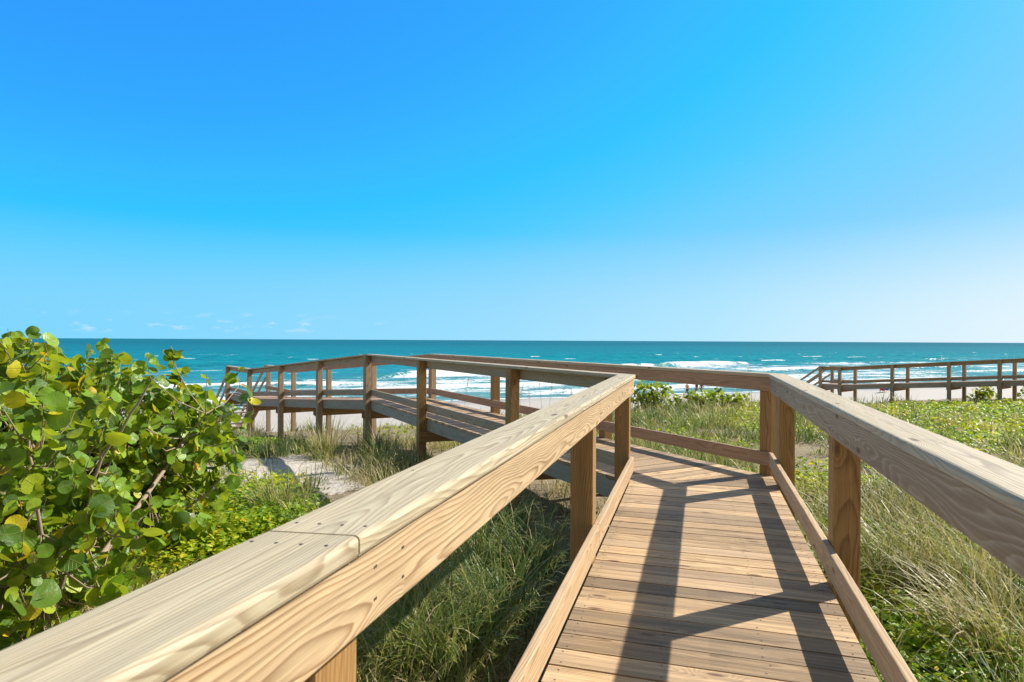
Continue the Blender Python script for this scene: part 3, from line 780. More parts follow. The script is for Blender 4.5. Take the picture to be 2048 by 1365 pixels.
# ------------------------------------------------------------------ creeping vine
def leaf_quads(c, nrm, size, asp=.75):
    """small folded leaves: 6 verts, 2 quads + fold"""
    n = len(c); t = rng.normal(0, 1, (n, 3)); t -= nrm * (t * nrm).sum(1, keepdims=True); t /= np.linalg.norm(t, axis=1, keepdims=True) + 1e-9
    b = np.cross(nrm, t); s = size[:, None]
    fold = nrm * s * .18
    V = np.stack([c - t * s, c - t * s * .2 + b * s * asp + fold, c + t * s * .55 + b * s * asp * .6 + fold, c + t * s, c + t * s * .55 - b * s * asp * .6 + fold, c - t * s * .2 - b * s * asp + fold], 1)
    i = np.arange(n)[:, None] * 6
    q = np.concatenate([i + np.array([[0, 3, 2, 1]]), i + np.array([[0, 5, 4, 3]])])
    return V.reshape(-1, 3), q
def build_vine():
    Vs, Qs, Ts, o = [], [], [], 0
    FX = []
    for (n, r0, r1, a0, a1) in ((75000, 2.2, 40, R(-50), R(48)), (60000, 8, 40, R(14), R(48)), (26000, 0, 0, VINE_L[:4], 1.), (12000, 0, 0, VINE_R, 1.)):
        if r0: r = r0 * (r1 / r0) ** rng.random(n); a = rng.uniform(a0, a1, n); x = r * np.sin(a); y = r * np.cos(a)
        else:
            pk = np.array(a0)[rng.integers(0, len(a0), n)]
            x = pk[:, 0] + pk[:, 2] * rng.uniform(-1.2, 1.2, n); y = pk[:, 1] + pk[:, 3] * rng.uniform(-1.2, 1.2, n); r = np.hypot(x, y)
        k = rng.random(n) < vine_w(x, y) * (1 - bare(x, y) * .7) * (shore(x, y)[1] < -42) * ~in_deck(x, y, .1)
        x, y, r = x[k], y[k], r[k]; n = len(x)
        z = ground_z(x, y) + rng.random(n) ** 1.1 * (.13 + .14 * vnoise(x, y, .8, 77))
        nr = np.stack([rng.normal(0, .45, n), rng.normal(0, .45, n), np.ones(n)], -1); nr /= np.linalg.norm(nr, axis=1, keepdims=True)
        sz = (.020 + r / 640.) * rng.uniform(.7, 1.3, n)
        v, q = leaf_quads(np.stack([x, y, z], -1), nr, sz)
        lime = np.where(x > 6, .66, .64)
        t = np.repeat(np.clip(lime + rng.normal(0, .2, n) + (vnoise(x, y, 1.3, 78) - .5) * .5, 0, 1), 6)
        Vs.append(v); Qs.append(q + o); Ts.append(t); o += len(v)
        kf = rng.random(n) < np.where(x > 6, .006, .0022)
        FX.append(np.stack([x[kf], y[kf], z[kf] + .05, r[kf]], -1))
    V = np.concatenate(Vs); Q = np.concatenate(Qs); T = np.concatenate(Ts); mi = np.zeros(len(Q), int)
    # small yellow daisies
    fx = np.concatenate(FX)
    nF = len(fx); a = np.linspace(0, 2 * math.pi, 7)[:-1]; o = len(V)
    rad = (.011 + fx[:, 3] / 1300.)[:, None]
    fv = np.stack([fx[:, 0:1] + rad * np.cos(a), fx[:, 1:2] + rad * np.sin(a) * .8, fx[:, 2:3] + rad * .6 * np.sin(a)], -1).reshape(-1, 3)
    fi = o + np.arange(nF)[:, None] * 6
    fq = np.concatenate([fi + np.array([[0, 1, 2, 3]]), fi + np.array([[0, 3, 4, 5]])])
    V = np.concatenate([V, fv]); Q = np.concatenate([Q, fq]); T = np.concatenate([T, np.zeros(len(fv))]); mi = np.concatenate([mi, np.ones(len(fq), int)])
    ob = mesh_np('ground_cover', V, Q, None, [M['vine'], M['flower']], {'tint': T}, midx=mi)
    tag(ob, 'low bright green creeping vine with small yellow flowers on the sand', 'ground cover', kind='stuff')
build_vine()

# ------------------------------------------------------------------ single tussocks that can be told apart
def tussock(x, y, label, n=420, L=.75, green=.25, spread=.13, lean=None, bendm=1.5, w=.0105, tv=.17):
    z = float(ground_z(x, y)); N = int(n * .62)
    b = np.stack([rng.normal(0, spread, N), rng.normal(0, spread, N), np.full(N, -.03)], -1)
    az = np.arctan2(b[:, 0], b[:, 1]) + rng.normal(0, .9, N)
    if lean is not None: az = np.where(rng.random(N) < .5, lean + rng.normal(0, .6, N), az)
    ln = L * rng.uniform(.5, 1.25, N); th0 = np.abs(rng.normal(.28, .25, N)); bend = np.abs(rng.normal(bendm, .55, N))
    tint = green + rng.normal(0, tv, N) + (rng.random(N) < .14) * .4
    V, Q, T = blades(b, az, ln, th0, bend, np.full(N, w) * rng.uniform(.7, 1.3, N), tint, 7, rng.normal(0, .4, N))
    o = mesh_np('grass_tussock', V, Q, None, [M['grass']], {'tint': np.clip(T, 0, 1)}, loc=(x, y, z))
    tag(o, label, 'grass tussock', 'grass tussocks beside the boardwalk')
    return o
TL = [
    ((790, 1345), 'pale green arching grass tussock beside the nearest left post', dict(n=520, L=.8, green=.32, spread=.16)),
    ((900, 1335), 'dark drooping grass tussock in shade at the bottom edge left of the deck', dict(n=520, L=.85, green=.2, spread=.16, tv=.2)),
    ((1000, 1250), 'dense dark green grass tussock against the left kick board', dict(n=480, L=.75, green=.12, spread=.15)),
    ((870, 1215), 'silvery green tussock under the bare side of the pale left rail', dict(n=480, L=.75, green=.3, spread=.15)),
    ((1060, 1150), 'shaded blue green tussock just left of the second left post', dict(n=480, L=.7, green=.1, spread=.16)),
    ((960, 1130), 'tall fine bladed tussock below the middle of the pale left rail', dict(n=460, L=.85, green=.22, spread=.14)),
    ((1015, 1060), 'small dark tussock at the foot of the short hidden ramp post', dict(n=320, L=.6, green=.12, spread=.12)),
    ((770, 945), 'arching pale green grass tussock on sand near the ramp corner', dict(n=260, L=.85, green=.32, spread=.12, bendm=1.3)),
    ((560, 1030), 'spreading grey green tussock on the sand behind the pale left rail', dict(n=420, L=.7, green=.4, spread=.16, bendm=1.4)),
    ((655, 915), 'upright straw tipped tussock standing on the sand under the ramp', dict(n=300, L=.9, green=.5, spread=.12, bendm=.7)),
    ((745, 905), 'dark shaded tussock at the foot of the ramp corner post', dict(n=320, L=.7, green=.12, spread=.2)),
    ((500, 890), 'dry brown tussock near the foot of the stairs', dict(n=260, L=.75, green=.72, spread=.16, bendm=.7)),
    ((1790, 1180), 'big glossy arching tussock behind the nearest right post', dict(n=620, L=.95, green=.42, spread=.2, bendm=1.3, lean=R(-60))),
    ((1930, 1190), 'straw and green tussock lying over at the right edge', dict(n=620, L=1.0, green=.55, spread=.22, bendm=1.5, lean=R(-80))),
    ((2020, 1330), 'tawny dry tussock in the bottom right corner', dict(n=520, L=.85, green=.68, spread=.2, bendm=1.5, lean=R(-70))),
    ((1760, 1060), 'pale straw tussock seen between the two right rail posts', dict(n=480, L=.8, green=.55, spread=.2, bendm=1.2)),
    ((1890, 1060), 'olive tussock below the middle of the grey right rail', dict(n=480, L=.85, green=.45, spread=.2, bendm=1.2)),
    ((2010, 1050), 'green tussock half hidden by the grey right rail near the frame edge', dict(n=420, L=.85, green=.3, spread=.2, bendm=1.2)),
]
for (px, lab, kw) in TL:
    x, y, z = pix(*px)
    tussock(x, y, lab, **kw)

# ------------------------------------------------------------------ sea grape
def sea_grape_mat():
    m, nt = new_mat('sea_grape_leaf'); g = NT(nt)
    t = g.attr('tint').outputs['Fac']; lc = g.attr('lc').outputs['Vector']
    sp = g.n('ShaderNodeSeparateXYZ', inp={0: lc}); u, v, sd = sp.outputs[0], sp.outputs[1], sp.outputs[2]
    c = g.ramp(t, [(0, (.04, .10, .014)), (.3, (.10, .22, .018)), (.6, (.25, .44, .02)), (.84, (.54, .63, .035)), (.90, (.80, .62, .02)), (.96, (.66, .30, .015)), (1., (.33, .10, .03))])
    au = g.math('ABSOLUTE', u)
    mid = g.mapr(au, .02, .055, 1., 0.)
    sv = g.math('FRACT', g.math('MULTIPLY', g.math('SUBTRACT', v, g.math('MULTIPLY', au, .75)), 3.0))
    side = g.mapr(g.math('ABSOLUTE', g.math('SUBTRACT', sv, .5)), .03, .09, 1., 0.)
    vein = g.math('MAXIMUM', mid, g.math('MULTIPLY', side, .6))
    c = g.mix(g.math('MULTIPLY', vein, .45), c, (.42, .34, .12))
    pos = g.n('ShaderNodeCombineXYZ', inp={0: u, 1: v, 2: g.math('MULTIPLY', sd, 40.)}).outputs[0]
    bl = g.noise(pos, 1.6, 3., .6, .3).outputs[0]
    c = g.mix(g.mapr(bl, .3, .7, 0., .3), c, (.05, .09, .015))
    br = g.math('MULTIPLY', g.mapr(bl, .60, .63), g.math('GREATER_THAN', sd, .90))
    c = g.mix(br, c, (.16, .06, .022))
    b = g.n('ShaderNodeBsdfPrincipled', inp={'Base Color': c, 'Roughness': .4, 'Specular IOR Level': .45, 'Normal': g.n('ShaderNodeBump', inp={'Strength': .5, 'Distance': .01, 'Height': g.math('ADD', bl, g.math('MULTIPLY', vein, -.6))}).outputs[0]}).outputs[0]
    tr = g.n('ShaderNodeBsdfTranslucent', inp={'Color': g.mix(.45, c, (.62, .66, .02))}).outputs[0]
    g.out(g.n('ShaderNodeMixShader', inp={0: .38, 1: b, 2: tr}).outputs[0])
    return m
M['grape'] = sea_grape_mat()
M['stem'] = simple('sea_grape_bark', (.42, .31, .22), .8, .2, .7)

def round_leaves(c, nrm, tip, rad, nv=14):
    """round leaves with a notch at the stalk, slightly cupped and folded along the midrib"""
    n = len(c); tip = tip - nrm * (tip * nrm).sum(1, keepdims=True); tip /= np.linalg.norm(tip, axis=1, keepdims=True) + 1e-9
    b = np.cross(nrm, tip)
    a = np.linspace(0, 2 * math.pi, nv + 1)[:-1] - math.pi / 2       # starts at the stalk
    rr = np.ones(nv); rr[0] = .72; rr[1] = rr[-1] = .95
    ux = np.cos(a) * rr * 1.04; uy = np.sin(a) * rr
    irr = 1 + rng.normal(0, .03, (n, nv)); fold = rng.uniform(.05, .28, n); cup = rng.uniform(-.12, .22, n); wav = rng.uniform(0, 2 * math.pi, n)
    U = ux[None] * irr; W = uy[None] * irr
    hgt = np.abs(U) * fold[:, None] + (U ** 2 + W ** 2) * cup[:, None] + .05 * np.sin(3 * a[None] + wav[:, None])
    s = rad[:, None, None]
    rim = c[:, None] + s * (U[..., None] * b[:, None] + W[..., None] * tip[:, None] + hgt[..., None] * nrm[:, None])
    hm = hgt * .28
    midr = c[:, None] + s * (.5 * U[..., None] * b[:, None] + .5 * W[..., None] * tip[:, None] + hm[..., None] * nrm[:, None])
    cen = c[:, None]
    V = np.concatenate([cen, midr, rim], 1); k = 2 * nv + 1
    i = np.arange(n)[:, None, None] * k; j = np.arange(nv)
    jn = (j + 1) % nv
    tris = i + np.stack([np.zeros(nv, int), 1 + j, 1 + jn], -1)[None]
    quads = i + np.stack([1 + j, 1 + nv + j, 1 + nv + jn, 1 + jn], -1)[None]
    sd = rng.random(n)
    lc = np.zeros((n, k, 3)); lc[:, 1:nv + 1, 0] = .5 * U; lc[:, 1:nv + 1, 1] = .5 * W; lc[:, nv + 1:, 0] = U; lc[:, nv + 1:, 1] = W; lc[:, :, 2] = sd[:, None]
    return V.reshape(-1, 3), tris.reshape(-1, 3), quads.reshape(-1, 4), lc.reshape(-1, 3), k

def tube(path, radii, n=6):
    path = np.asarray(path, float); vs = []; fs = []
    for i, p in enumerate(path):
        d = path[min(i + 1, len(path) - 1)] - path[max(i - 1, 0)]; d /= np.linalg.norm(d) + 1e-9
        a = np.cross(d, (.3, .2, .93)); a /= np.linalg.norm(a) + 1e-9; b = np.cross(d, a)
        for k in range(n):
            t = 2 * math.pi * k / n; vs.append(p + radii[i] * (math.cos(t) * a + math.sin(t) * b))
    for i in range(len(path) - 1):
        for k in range(n): fs.append((i * n + k, i * n + (k + 1) % n, (i + 1) * n + (k + 1) % n, (i + 1) * n + k))
    return vs, fs

def sea_grape(loc, crowns, roots, nclus, label, group, rad=(.055, .09), per=(4, 7), yellow=.04, extra=(), leaf_nv=14, stems=()):
    root = empty('sea_grape_shrub', loc); tag(root, label, 'shrub', group)
    loc = np.array(loc); vol = np.array([c[3] * c[4] * c[5] for c in crowns]); pr = vol ** .8; pr /= pr.sum()
    C, Nn, Tp, Rd = [], [], [], []
    sv, sf, so = [], [], 0
    def add_tube(path, radii, n=6):
        v, f = tube(path, radii, n); o = len(sv); sv.extend(v); sf.extend([tuple(o + i for i in q) for q in f])
    mains = []
    for rt in roots:
        rt = np.array((rt[0], rt[1], float(ground_z(rt[0], rt[1])) - .1))
        for _ in range(3):
            cr = crowns[rng.choice(len(crowns), p=pr)]; top = np.array(cr[:3]) + np.array(cr[3:]) * rng.uniform(-.55, .55, 3) + np.array((0, 0, cr[5] * .2))
            mid = rt * .5 + top * .5 + rng.normal(0, .12, 3) - np.array((0, 0, .12))
            path = [(1 - t) ** 2 * rt + 2 * t * (1 - t) * mid + t * t * top for t in np.linspace(0, 1, 9)]
            sc = np.linalg.norm(top - rt)
            add_tube(path, [.010 + .010 * min(sc, 2.5) * (1 - t) ** .8 for t in np.linspace(0, 1, 9)], 7); mains += path[2:]
    for st in stems:
        st = np.array(st, float); n_ = len(st); tt = np.linspace(0, n_ - 1, 4 * n_)
        path = np.stack([np.interp(tt, np.arange(n_), st[:, k_]) for k_ in range(3)], -1) + rng.normal(0, .008, (4 * n_, 3))
        add_tube(path, [.019 - .012 * t for t in np.linspace(0, 1, 4 * n_)], 8); mains += list(path[4:])
    mains = np.array(mains)
    tips = []
    while len(tips) < nclus:
        cr = crowns[rng.choice(len(crowns), p=pr)]; u = rng.normal(0, 1, 3); u /= np.linalg.norm(u)
        f = rng.random() ** .36; p = np.array(cr[:3]) + u * np.array(cr[3:]) * f * (1 + .12 * math.sin(5 * u[0] + 7 * u[1] + cr[0]))
        if p[2] < ground_z(p[0], p[1]) + .06: continue
        tips.append((p, u / np.array(cr[3:]) * cr[5], f))
    for e in extra: tips.append((np.array(e), np.array((rng.normal(0, .2), rng.normal(0, .2), 1.)), 1.))
    for (p, out, f) in tips:
        out = out / (np.linalg.norm(out) + 1e-9)
        near = mains[np.argmin(((mains - p + out * .35) ** 2).sum(1))]
        grow = .55 * out + np.array((0, 0, .75)) + rng.normal(0, .25, 3); grow /= np.linalg.norm(grow)
        ln = rng.uniform(.12, .3) * (rad[1] / .085)
        b0 = p - grow * ln
        j = near * .45 + b0 * .55 - np.array((0, 0, .06))
        add_tube([near, j, b0, p], [.007, .006, .0045, .002], 5)
        m = rng.integers(per[0], per[1] + 1)
        for i in range(m):
            t = (i + .4) / m; q = b0 + (p - b0) * t
            az = rng.uniform(0, 2 * math.pi); side = np.array((math.cos(az), math.sin(az), rng.uniform(-.1, .5)))
            r_ = (rad[0] + (rad[1] - rad[0]) * rng.random() ** 1.25) * (1 - .35 * t * rng.random())
            nn = .55 * out + np.array((.2, .0, .30)) + rng.normal(0, .68, 3); nn /= np.linalg.norm(nn)
            tp = side - nn * np.dot(side, nn); tp /= np.linalg.norm(tp) + 1e-9
            C.append(q + tp * r_ * 1.15); Nn.append(nn); Tp.append(tp); Rd.append(r_)
    C = np.array(C); Nn = np.array(Nn); Tp = np.array(Tp); Rd = np.array(Rd)
    V, T, Q, lc, k = round_leaves(C, Nn, Tp, Rd, leaf_nv)
    n = len(C); tint = np.clip(rng.beta(1.8, 1.35, n) * .87, 0, .86); yl = rng.random(n) < yellow; tint[yl] = rng.uniform(.88, .945, yl.sum())
    fo = mesh_np('foliage', V - loc, Q, T, [M['grape']], {'tint': np.repeat(tint, k), 'lc': lc}, parent=root, smooth=True)
    mb = bpy.data.meshes.new('branches'); mb.from_pydata([tuple(np.array(v) - loc) for v in sv], [], sf); mb.materials.append(M['stem'])
    mb.polygons.foreach_set('use_smooth', [True] * len(sf)); mb.update()
    link(bpy.data.objects.new('branches', mb), root)
    return root
big_crowns = [(-4.35, 5.0, .16, 1.22, 1.2, 1.20), (-4.45, 6.7, .14, 1.34, 1.3, 1.14), (-3.20, 4.15, .12, .74, .7, .95), (-3.82, 7.4, .18, .56, .5, .6), (-4.15, 5.3, .95, .6, .6, .52), (-5.5, 5.6, .25, 1.2, 1.5, 1.25), (-3.45, 6.1, -.5, .62, .8, .42)]
sea_grape((-3.9, 5.2, -.85), big_crowns, [(-3.45, 4.4), (-3.2, 3.7), (-4.4, 6.6), (-4.9, 5.2), (-3.75, 5.6)], 1950,
          'big glossy round leaved sea grape thicket with yellowing leaves at the left', 'sea grape shrubs',
          (.034, .088), (5, 8), .06, extra=[(-3.84, 5.05, 1.44), (-3.95, 5.1, 1.36), (-4.1, 5.2, 1.4), (-3.3, 5.6, 1.22), (-2.95, 6.0, 1.05), (-3.2, 7.2, 1.05), (-3.6, 6.6, 1.25), (-3.25, 7.6, .72)],
          stems=[[(-3.3, 4.3, -.85), (-2.98, 4.3, .08), (-2.84, 4.3, .55), (-2.55, 4.35, 1.05)], [(-3.62, 4.2, -.85), (-3.42, 4.2, -.2), (-3.3, 4.25, .4), (-3.35, 4.3, .9)],
                 [(-4.3, 6.7, -.85), (-3.95, 6.6, -.3), (-3.6, 6.55, .15), (-3.2, 6.5, .6)], [(-3.9, 6.3, -.85), (-3.3, 6.3, -.35), (-2.95, 6.3, -.05)]])
def small_grape(x, y, rx, ry, h, n, label, yel=.06, two=None):
    z = float(ground_z(x, y)); cr = [(x, y, z + h * .5, rx, ry, h * .52)]
    if two: cr.append((x + two[0], y + two[1], z + two[3] * .5, two[2], ry * .8, two[3] * .52))
    sea_grape((x, y, z), cr, [(x - rx * .4, y), (x + rx * .3, y + .2)], n, label, 'sea grape shrubs', (.075, .11), (3, 5), yel, leaf_nv=10)
small_grape(6.0, 26.6, 1.05, .8, 1.5, 95, 'taller sea grape shrub on the dune just left of the three beach walkers', .09)
small_grape(8.35, 26.0, 1.75, .8, .86, 110, 'low spreading sea grape shrub on the dune below the three beach walkers', .09)
small_grape(25.6, 33.9, .9, .7, 1.0, 45, 'small yellowing sea grape between two posts of the distant boardwalk', .16)
small_grape(28.6, 33.5, 1.2, .9, 1.5, 70, 'dark sea grape shrub at the right edge behind the distant boardwalk', .08)

# ------------------------------------------------------------------ tall sea oat stalks on the crest
def stalk_mesh(name, h, seed, heads=26):
    r = np.random.default_rng(seed); az = r.uniform(0, 6.28)
    path = [np.array((math.sin(az) * .12 * t ** 2 * h, math.cos(az) * .12 * t ** 2 * h, t * h)) for t in np.linspace(0, 1, 8)]
    v, f = tube(path, [.006 - .0035 * t for t in np.linspace(0, 1, 8)], 4)
    n0 = len(v)
    for i in range(heads):
        t = r.uniform(.8, 1.); p = np.array((math.sin(az) * .12 * t ** 2 * h, math.cos(az) * .12 * t ** 2 * h, t * h)); a = r.uniform(0, 6.28)
        e = p + np.array((math.sin(a) * .05, math.cos(a) * .05, -.03)); w = np.array((math.cos(a), -math.sin(a), 0)) * .008
        o = len(v); v += [p, e - w * .6 + np.array((0, 0, .01)), e + np.array((0, 0, -.03)), e + w]; f.append((o, o + 1, o + 2, o + 3))
    me = bpy.data.meshes.new(name); me.from_pydata([tuple(x) for x in v], [], f); me.materials.append(M['straw'])
    at = me.attributes.new('tint', 'FLOAT', 'POINT'); at.data.foreach_set('value', r.random(len(v)).astype(np.float32))
    return me
sm = [stalk_mesh('sea_oat_stalk', 1.7, 3), stalk_mesh('sea_oat_stalk', 1.35, 5)]
for i, (xp, Y) in enumerate(((1040, 21), (1062, 22), (1085, 23), (1098, 21.5), (1120, 24), (1150, 23), (1165, 25), (1430, 24), (1448, 25), (1478, 24), (1500, 22), (1530, 24), (1565, 25), (900, 22.5), (928, 21.8))):
    X = (xp - 1024) / FPX * Y
    o = bpy.data.objects.new('sea_oat_stalk', sm[i % 2]); o.location = (X, Y, float(ground_z(X, Y)) - .03); o.rotation_euler.z = i * 1.3; o.scale = (1, 1, .85 + .1 * (i % 4))
    link(o); tag(o, 'thin dry sea oat stalk standing on the dune crest against the sea', 'sea oat', 'sea oat stalks on the dune crest')
lone = bpy.data.objects.new('sea_oat_stalk', stalk_mesh('sea_oat_stalk', 1.7, 12, 0)); X = (1505 - 1024) / FPX * 18.; lone.location = (X, 18., float(ground_z(X, 18.)) - .03); lone.scale = (.8, .8, 1.42); lone.rotation_euler.z = 2.
link(lone); tag(lone, 'tallest lone grass stalk reaching the horizon left of the right rail corner', 'sea oat')

# ------------------------------------------------------------------ people on the beach
M['skin'] = simple('sunned_skin', (.52, .26, .18), .55, .3)
M['skin2'] = simple('tanned_skin', (.36, .19, .12), .55, .3)
M['hair'] = simple('dark_hair', (.05, .03, .02), .6, .3)
def cloth(n, c): return simple(n, c, .8, .1)
def skinned(name, verts, edges, radii, mat, parent, sub=1):
    me = bpy.data.meshes.new(name); me.from_pydata(verts, edges, []); me.materials.append(mat)
    o = bpy.data.objects.new(name, me); link(o, parent)
    md = o.modifiers.new('Skin', 'SKIN'); md.use_smooth_shade = True; md.branch_smoothing = .4
    lay = me.skin_vertices[0] if len(me.skin_vertices) else None
    if lay is None:
        bm = bmesh.new(); bm.from_mesh(me); bm.verts.layers.skin.verify(); bm.to_mesh(me); bm.free(); lay = me.skin_vertices[0]
    for i, r in enumerate(radii): lay.data[i].radius = (r if isinstance(r, tuple) else (r, r)); lay.data[i].use_root = (i == 0)
    s = o.modifiers.new('Sub', 'SUBSURF'); s.levels = sub; s.render_levels = sub
    return o
def person(loc, rz, label, skin, garments, pose='walk', hairm='hair', phase=1, shirt=None):
    """garments: colour of shorts; body grown as one skinned surface"""
    root = empty('person', loc); root.rotation_euler.z = rz; tag(root, label, 'person', 'people on the beach')
    V, E, Rr = [], [], []
    def v(p, r, pr=None):
        V.append(p); Rr.append(r)
        if pr is not None: E.append((pr, len(V) - 1))
        return len(V) - 1
    if pose == 'walk': hz, lean = .92, .03
    else: hz, lean = .34, -.12
    pel = v((0, 0, hz), (.15, .11)); sp = v((0, lean * .5, hz + .22), (.13, .095), pel); chest = v((0, lean, hz + .42), (.16, .11), sp)
    n0 = v((0, lean, hz + .52), (.075, .065), chest); nk = v((0, lean + .005, hz + .575), .05, n0); n2 = v((0, lean + .01, hz + .615), .048, nk)
    jaw = v((0, lean + .03, hz + .645), (.062, .075), n2); hd0 = v((0, lean + .025, hz + .70), (.086, .105), jaw); hd = v((0, lean + .02, hz + .76), (.09, .11), hd0)
    v((0, lean + .015, hz + .815), (.07, .085), hd); v((0, lean + .15, hz + .70), .016, hd0)   # crown, nose
    for es in (-1, 1): v((es * .105, lean + .01, hz + .705), (.012, .02), hd0)                  # ears
    for s in (-1, 1):
        sh = v((s * .17, lean, hz + .48), .06, chest)
        sw = s * phase * .12
        if pose == 'walk':
            el = v((s * .22, lean - sw * .7, hz + .2), .042, sh); wr = v((s * .24, lean - sw + .05, hz - .03), .03, el)
            d = np.array((0, .02, -1.))
        else:
            el = v((s * .26, lean + .1, hz + .24), .042, sh); wr = v((s * .24, lean + .33, hz + .2), .03, el)
            d = np.array((0, 1., -.15))
        w0 = np.array(V[wr]); pm = v(tuple(w0 + d * .05), (.034, .022), wr)
        for k, (ox, ln) in enumerate(((-.027, .075), (-.009, .085), (.009, .08), (.027, .065))):
            f1 = v(tuple(w0 + d * .1 + np.array((ox * (0 if pose == 'walk' else 1), ox * (1 if pose == 'walk' else 0), 0))), .009, pm)
            v(tuple(np.array(V[f1]) + d * ln * .8 + np.array((-s * .012, 0, 0))), .008, f1)
        t1 = v(tuple(w0 + d * .045 + np.array((-s * .035, .025, 0))), .010, pm); v(tuple(np.array(V[t1]) + d * .04), .009, t1)
        if pose == 'walk':
            hip = v((s * .09, 0, hz - .06), .088, pel); kn = v((s * .1, sw * .9 + .03, hz - .45), .058, hip); an = v((s * .1, sw * 1.3 - .03, .08), .038, kn)
            v((s * .115, sw * 1.3 + .14, .035), (.045, .03), an)
        else:
            hip = v((s * .1, .08, hz - .02), .088, pel); kn = v((s * .13, .46, hz + .12), .058, hip); an = v((s * .13, .78, .08), .038, kn)
            v((s * .14, .88, .05), .033, an)
    skinned('body', V, E, Rr, M[skin], root)
    # shorts
    SV, SE, SR = [], [], []
    SV.append((0, 0, hz + .06)); SR.append((.165, .125))
    for s in (-1, 1):
        if pose == 'walk': a, b = (s * .09, .0, hz - .08), (s * .1, s * phase * .06 + .01, hz - .32)
        else: a, b = (s * .1, .09, hz), (s * .125, .36, hz + .07)
        SV += [a, b]; SR += [.1, .088]; n = len(SV); SE += [(0, n - 2), (n - 2, n - 1)]
    skinned('shorts', SV, SE, SR, garments, root)
    if shirt:
        skinned('shirt', [(0, lean * .3, hz + .12), (0, lean * .6, hz + .28), (0, lean, hz + .47), (.2, lean, hz + .40), (-.2, lean, hz + .40)], [(0, 1), (1, 2), (2, 3), (2, 4)], [(.225, .18), (.22, .175), (.24, .185), .11, .11], shirt, root)
    skinned('hair', [(0, lean + .0, hz + .825), (0, lean - .005, hz + .785), (0, lean - .045, hz + .715)], [(0, 1), (1, 2)], [(.075, .09), (.1, .115), (.088, .07)], M[hairm], root)
    return root
def on_beach(xp, Y): X = (xp - 1024) / FPX * Y; return X, Y, float(ground_z(X, Y))
person(on_beach(1375, 77), R(20), 'bare chested walker in dark shorts, leftmost of three by the waves', 'skin', cloth('dark_shorts', (.03, .035, .06)))
person(on_beach(1393.5, 78), R(200), 'middle beach walker in dark top and olive shorts', 'skin2', cloth('olive_shorts', (.13, .14, .05)), phase=-1, shirt=cloth('dark_top', (.05, .05, .05)))
person(on_beach(1403.5, 80), R(190), 'right hand walker of the three by the waves, in tan shorts', 'skin2', cloth('tan_shorts', (.32, .26, .10)), shirt=cloth('brown_top', (.11, .08, .06)))

def beach_chair(loc, rz, label, fabric):
    root = empty('beach_chair', loc); root.rotation_euler.z = rz; tag(root, label, 'beach chair', 'beach chairs on the sand')
    fr = simple('chair_frame', (.6, .6, .62), .35, .5)
    s = MB(); qboard(s, (-.27, -.02), (-.27, .42), (.27, -.02), (.27, .42), (.27, .27), (.245, .245), .006); s.build('seat', fabric, root)
    b = MB(); n = 6
    vs = [(x, -.02 - .32 * t, .26 + .62 * t - .04 * math.sin(math.pi * t)) for t in np.linspace(0, 1, n) for x in (-.27, .27)]
    vs2 = [(x, y - .02, z - .01) for (x, y, z) in vs]
    k = len(vs); fs = []
    for i in range(n - 1):
        a = 2 * i; fs += [(a, a + 1, a + 3, a + 2), (k + a, k + a + 2, k + a + 3, k + a + 1), (a, a + 2, k + a + 2, k + a), (a + 1, k + a + 1, k + a + 3, a + 3)]
    fs += [(0, k, k + 1, 1), (k - 2, k - 1, 2 * k - 1, 2 * k - 2)]
    b.add(vs + vs2, fs); b.build('backrest', fabric, root)
    for sx in (-.3, .3):
        for (p, q) in (((sx, .44, .3), (sx, -.12, .0)), ((sx, -.05, .3), (sx, .4, .0)), ((sx, -.36, .9), (sx, .02, .26))):
            m = MB(); v, f = tube([p, q], [.013, .013], 6); m.add(v, f); m.build('leg', fr, root, True)
        m = MB(); qboard(m, (sx - .03, -.15), (sx + .03, -.15), (sx - .03, .38), (sx + .03, .38), (.47, .47), (.45, .45), .004); m.build('armrest', fr, root)
    return root
c1 = on_beach(1765, 82.5); c2 = on_beach(1774, 83.2)
beach_chair(c1, R(-25), 'low beach chair with red fabric beyond the distant boardwalk', cloth('red_fabric', (.55, .04, .05)))
beach_chair(c2, R(-20), 'low beach chair with blue fabric, right of the red one', cloth('blue_fabric', (.05, .12, .40)))
person((c1[0], c1[1] - .02, c1[2]), R(-25), 'person sitting in the red beach chair', 'skin', cloth('blue_shorts', (.05, .1, .3)), 'sit', shirt=cloth('pale_top', (.5, .5, .55)))
person((c2[0], c2[1] - .02, c2[2]), R(-20), 'person in a dark red top sitting in the blue beach chair', 'skin', cloth('black_shorts', (.03, .03, .03)), 'sit', shirt=cloth('dark_red_top', (.35, .03, .05)))

# ------------------------------------------------------------------ sky, sun, camera
SUN = Vector((1.152, .541, 1.0)).normalized()
el = math.asin(SUN.z); az = math.atan2(SUN.x, SUN.y)
sl = bpy.data.lights.new('sun', 'SUN'); sl.energy = 4.3; sl.angle = R(.53); sl.color = (1., .95, .86)
so = bpy.data.objects.new('sun', sl); so.rotation_euler = SUN.to_track_quat('Z', 'Y').to_euler(); so.location = (30, 15, 30); link(so)
wd = bpy.data.worlds.new('World'); SC.world = wd; wd.use_nodes = True
nt = wd.node_tree; nt.nodes.clear(); g = NT(nt)
sky = g.n('ShaderNodeTexSky', sky_type='NISHITA', sun_disc=False, sun_elevation=el, sun_rotation=az, altitude=5., air_density=1., dust_density=.6, ozone_density=2.)
EXPO = .72
def lin(r, g_, b): return tuple((((c / 255.) / 12.92) if c <= 10 else ((c / 255. + .055) / 1.055) ** 2.4) / 2 ** EXPO for c in (r, g_, b))
Ls = g.vmath('DOT_PRODUCT', sky.outputs[0], (.21, .72, .07))
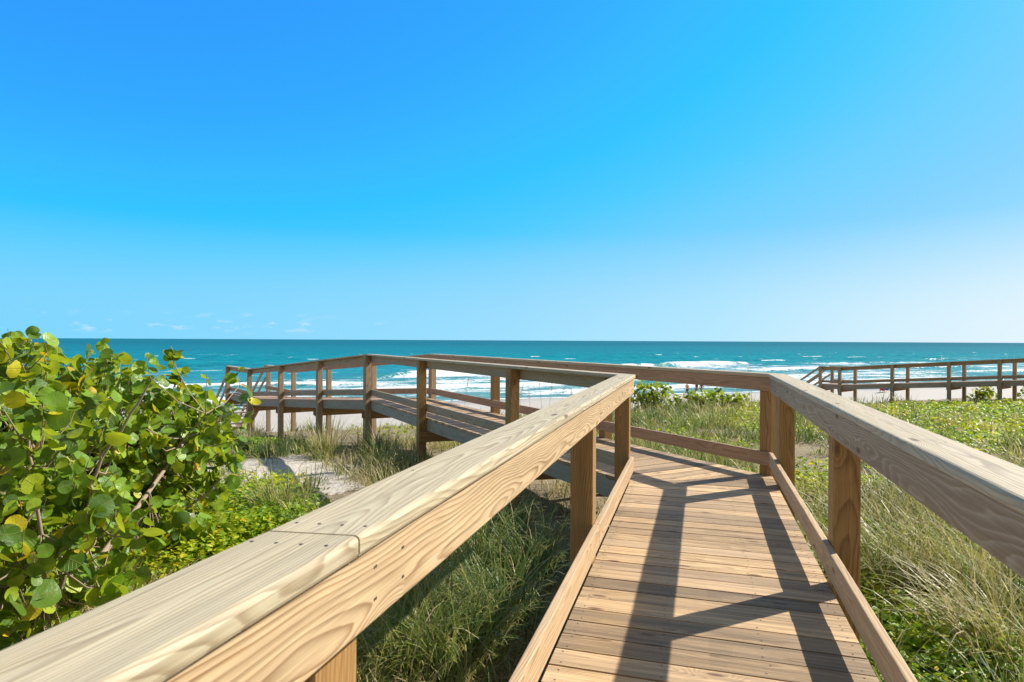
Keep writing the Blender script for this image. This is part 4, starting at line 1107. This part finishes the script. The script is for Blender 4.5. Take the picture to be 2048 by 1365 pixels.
clear = g.ramp(g.math('DIVIDE', Ls, 10.), [(.19, lin(49, 156, 254)), (.24, lin(52, 170, 255)), (.30, lin(58, 187, 255)), (.345, lin(54, 196, 255)), (.42, lin(80, 204, 255)), (.50, lin(110, 209, 255)), (.63, lin(136, 213, 255)), (.80, lin(165, 224, 255)), (.97, lin(200, 237, 255))])
dirv = g.n('ShaderNodeTexCoord').outputs['Generated']
sx = g.n('ShaderNodeSeparateXYZ', inp={0: dirv}); zc = sx.outputs[2]
low = g.mapr(zc, .0, .17, .9, 0.)
horc = g.ramp(g.mapr(sx.outputs[0], -.65, .65), [(0, lin(134, 216, 255)), (.5, lin(166, 226, 255)), (.74, lin(190, 236, 255)), (1., lin(236, 248, 255))])
clear = g.mix(low, clear, horc)
# small fair weather clouds low over the sea on the left
cv = g.vmath('MULTIPLY', dirv, (26., 26., 90.))
cn = g.noise(cv, 1., 4., .6).outputs[0]
cm = g.math('MULTIPLY', g.mapr(cn, .56, .72), g.math('MULTIPLY', g.mapr(zc, .006, .014), g.mapr(zc, .026, .042, 1., 0.)))
cm = g.math('MULTIPLY', cm, g.mapr(sx.outputs[0], -.15, -.35, 0., .6))
clear = g.mix(cm, clear, lin(215, 238, 255))
# unseen sky overhead and inland made paler, added as neutral fill for shadows
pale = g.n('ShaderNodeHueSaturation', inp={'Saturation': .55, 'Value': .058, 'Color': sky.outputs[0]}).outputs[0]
fill_mask = g.math('MAXIMUM', g.mapr(zc, .52, .75), g.mapr(sx.outputs[1], .15, -.35))
col = g.mix(fill_mask, clear, pale)
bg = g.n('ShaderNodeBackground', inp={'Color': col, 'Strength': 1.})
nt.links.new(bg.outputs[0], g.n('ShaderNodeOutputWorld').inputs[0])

cam = bpy.data.cameras.new('camera'); cam.sensor_width = 36.; cam.lens = 36. * FPX / 2048.; cam.clip_start = .02; cam.clip_end = 60000.
cam.dof.use_dof = True; cam.dof.focus_distance = 6.5; cam.dof.aperture_fstop = 9.
co = bpy.data.objects.new('camera', cam); co.location = (0, 0, CAM_H)
from mathutils import Euler, Matrix
roll = math.atan2(10., 2048.); pitch = -math.atan2(1.5, FPX)
co.rotation_mode = 'QUATERNION'
co.rotation_quaternion = (Euler((math.pi / 2 + pitch, 0, 0)).to_matrix() @ Matrix.Rotation(roll, 3, 'Z')).to_quaternion()
link(co); SC.camera = co
SC.view_settings.view_transform = 'Standard'; SC.view_settings.look = 'None'; SC.view_settings.exposure = EXPO; SC.view_settings.gamma = 1.
SC.cycles.use_denoising = True
SC.cycles.max_bounces = 6; SC.cycles.transparent_max_bounces = 6
SC.cycles.sample_clamp_indirect = 6.
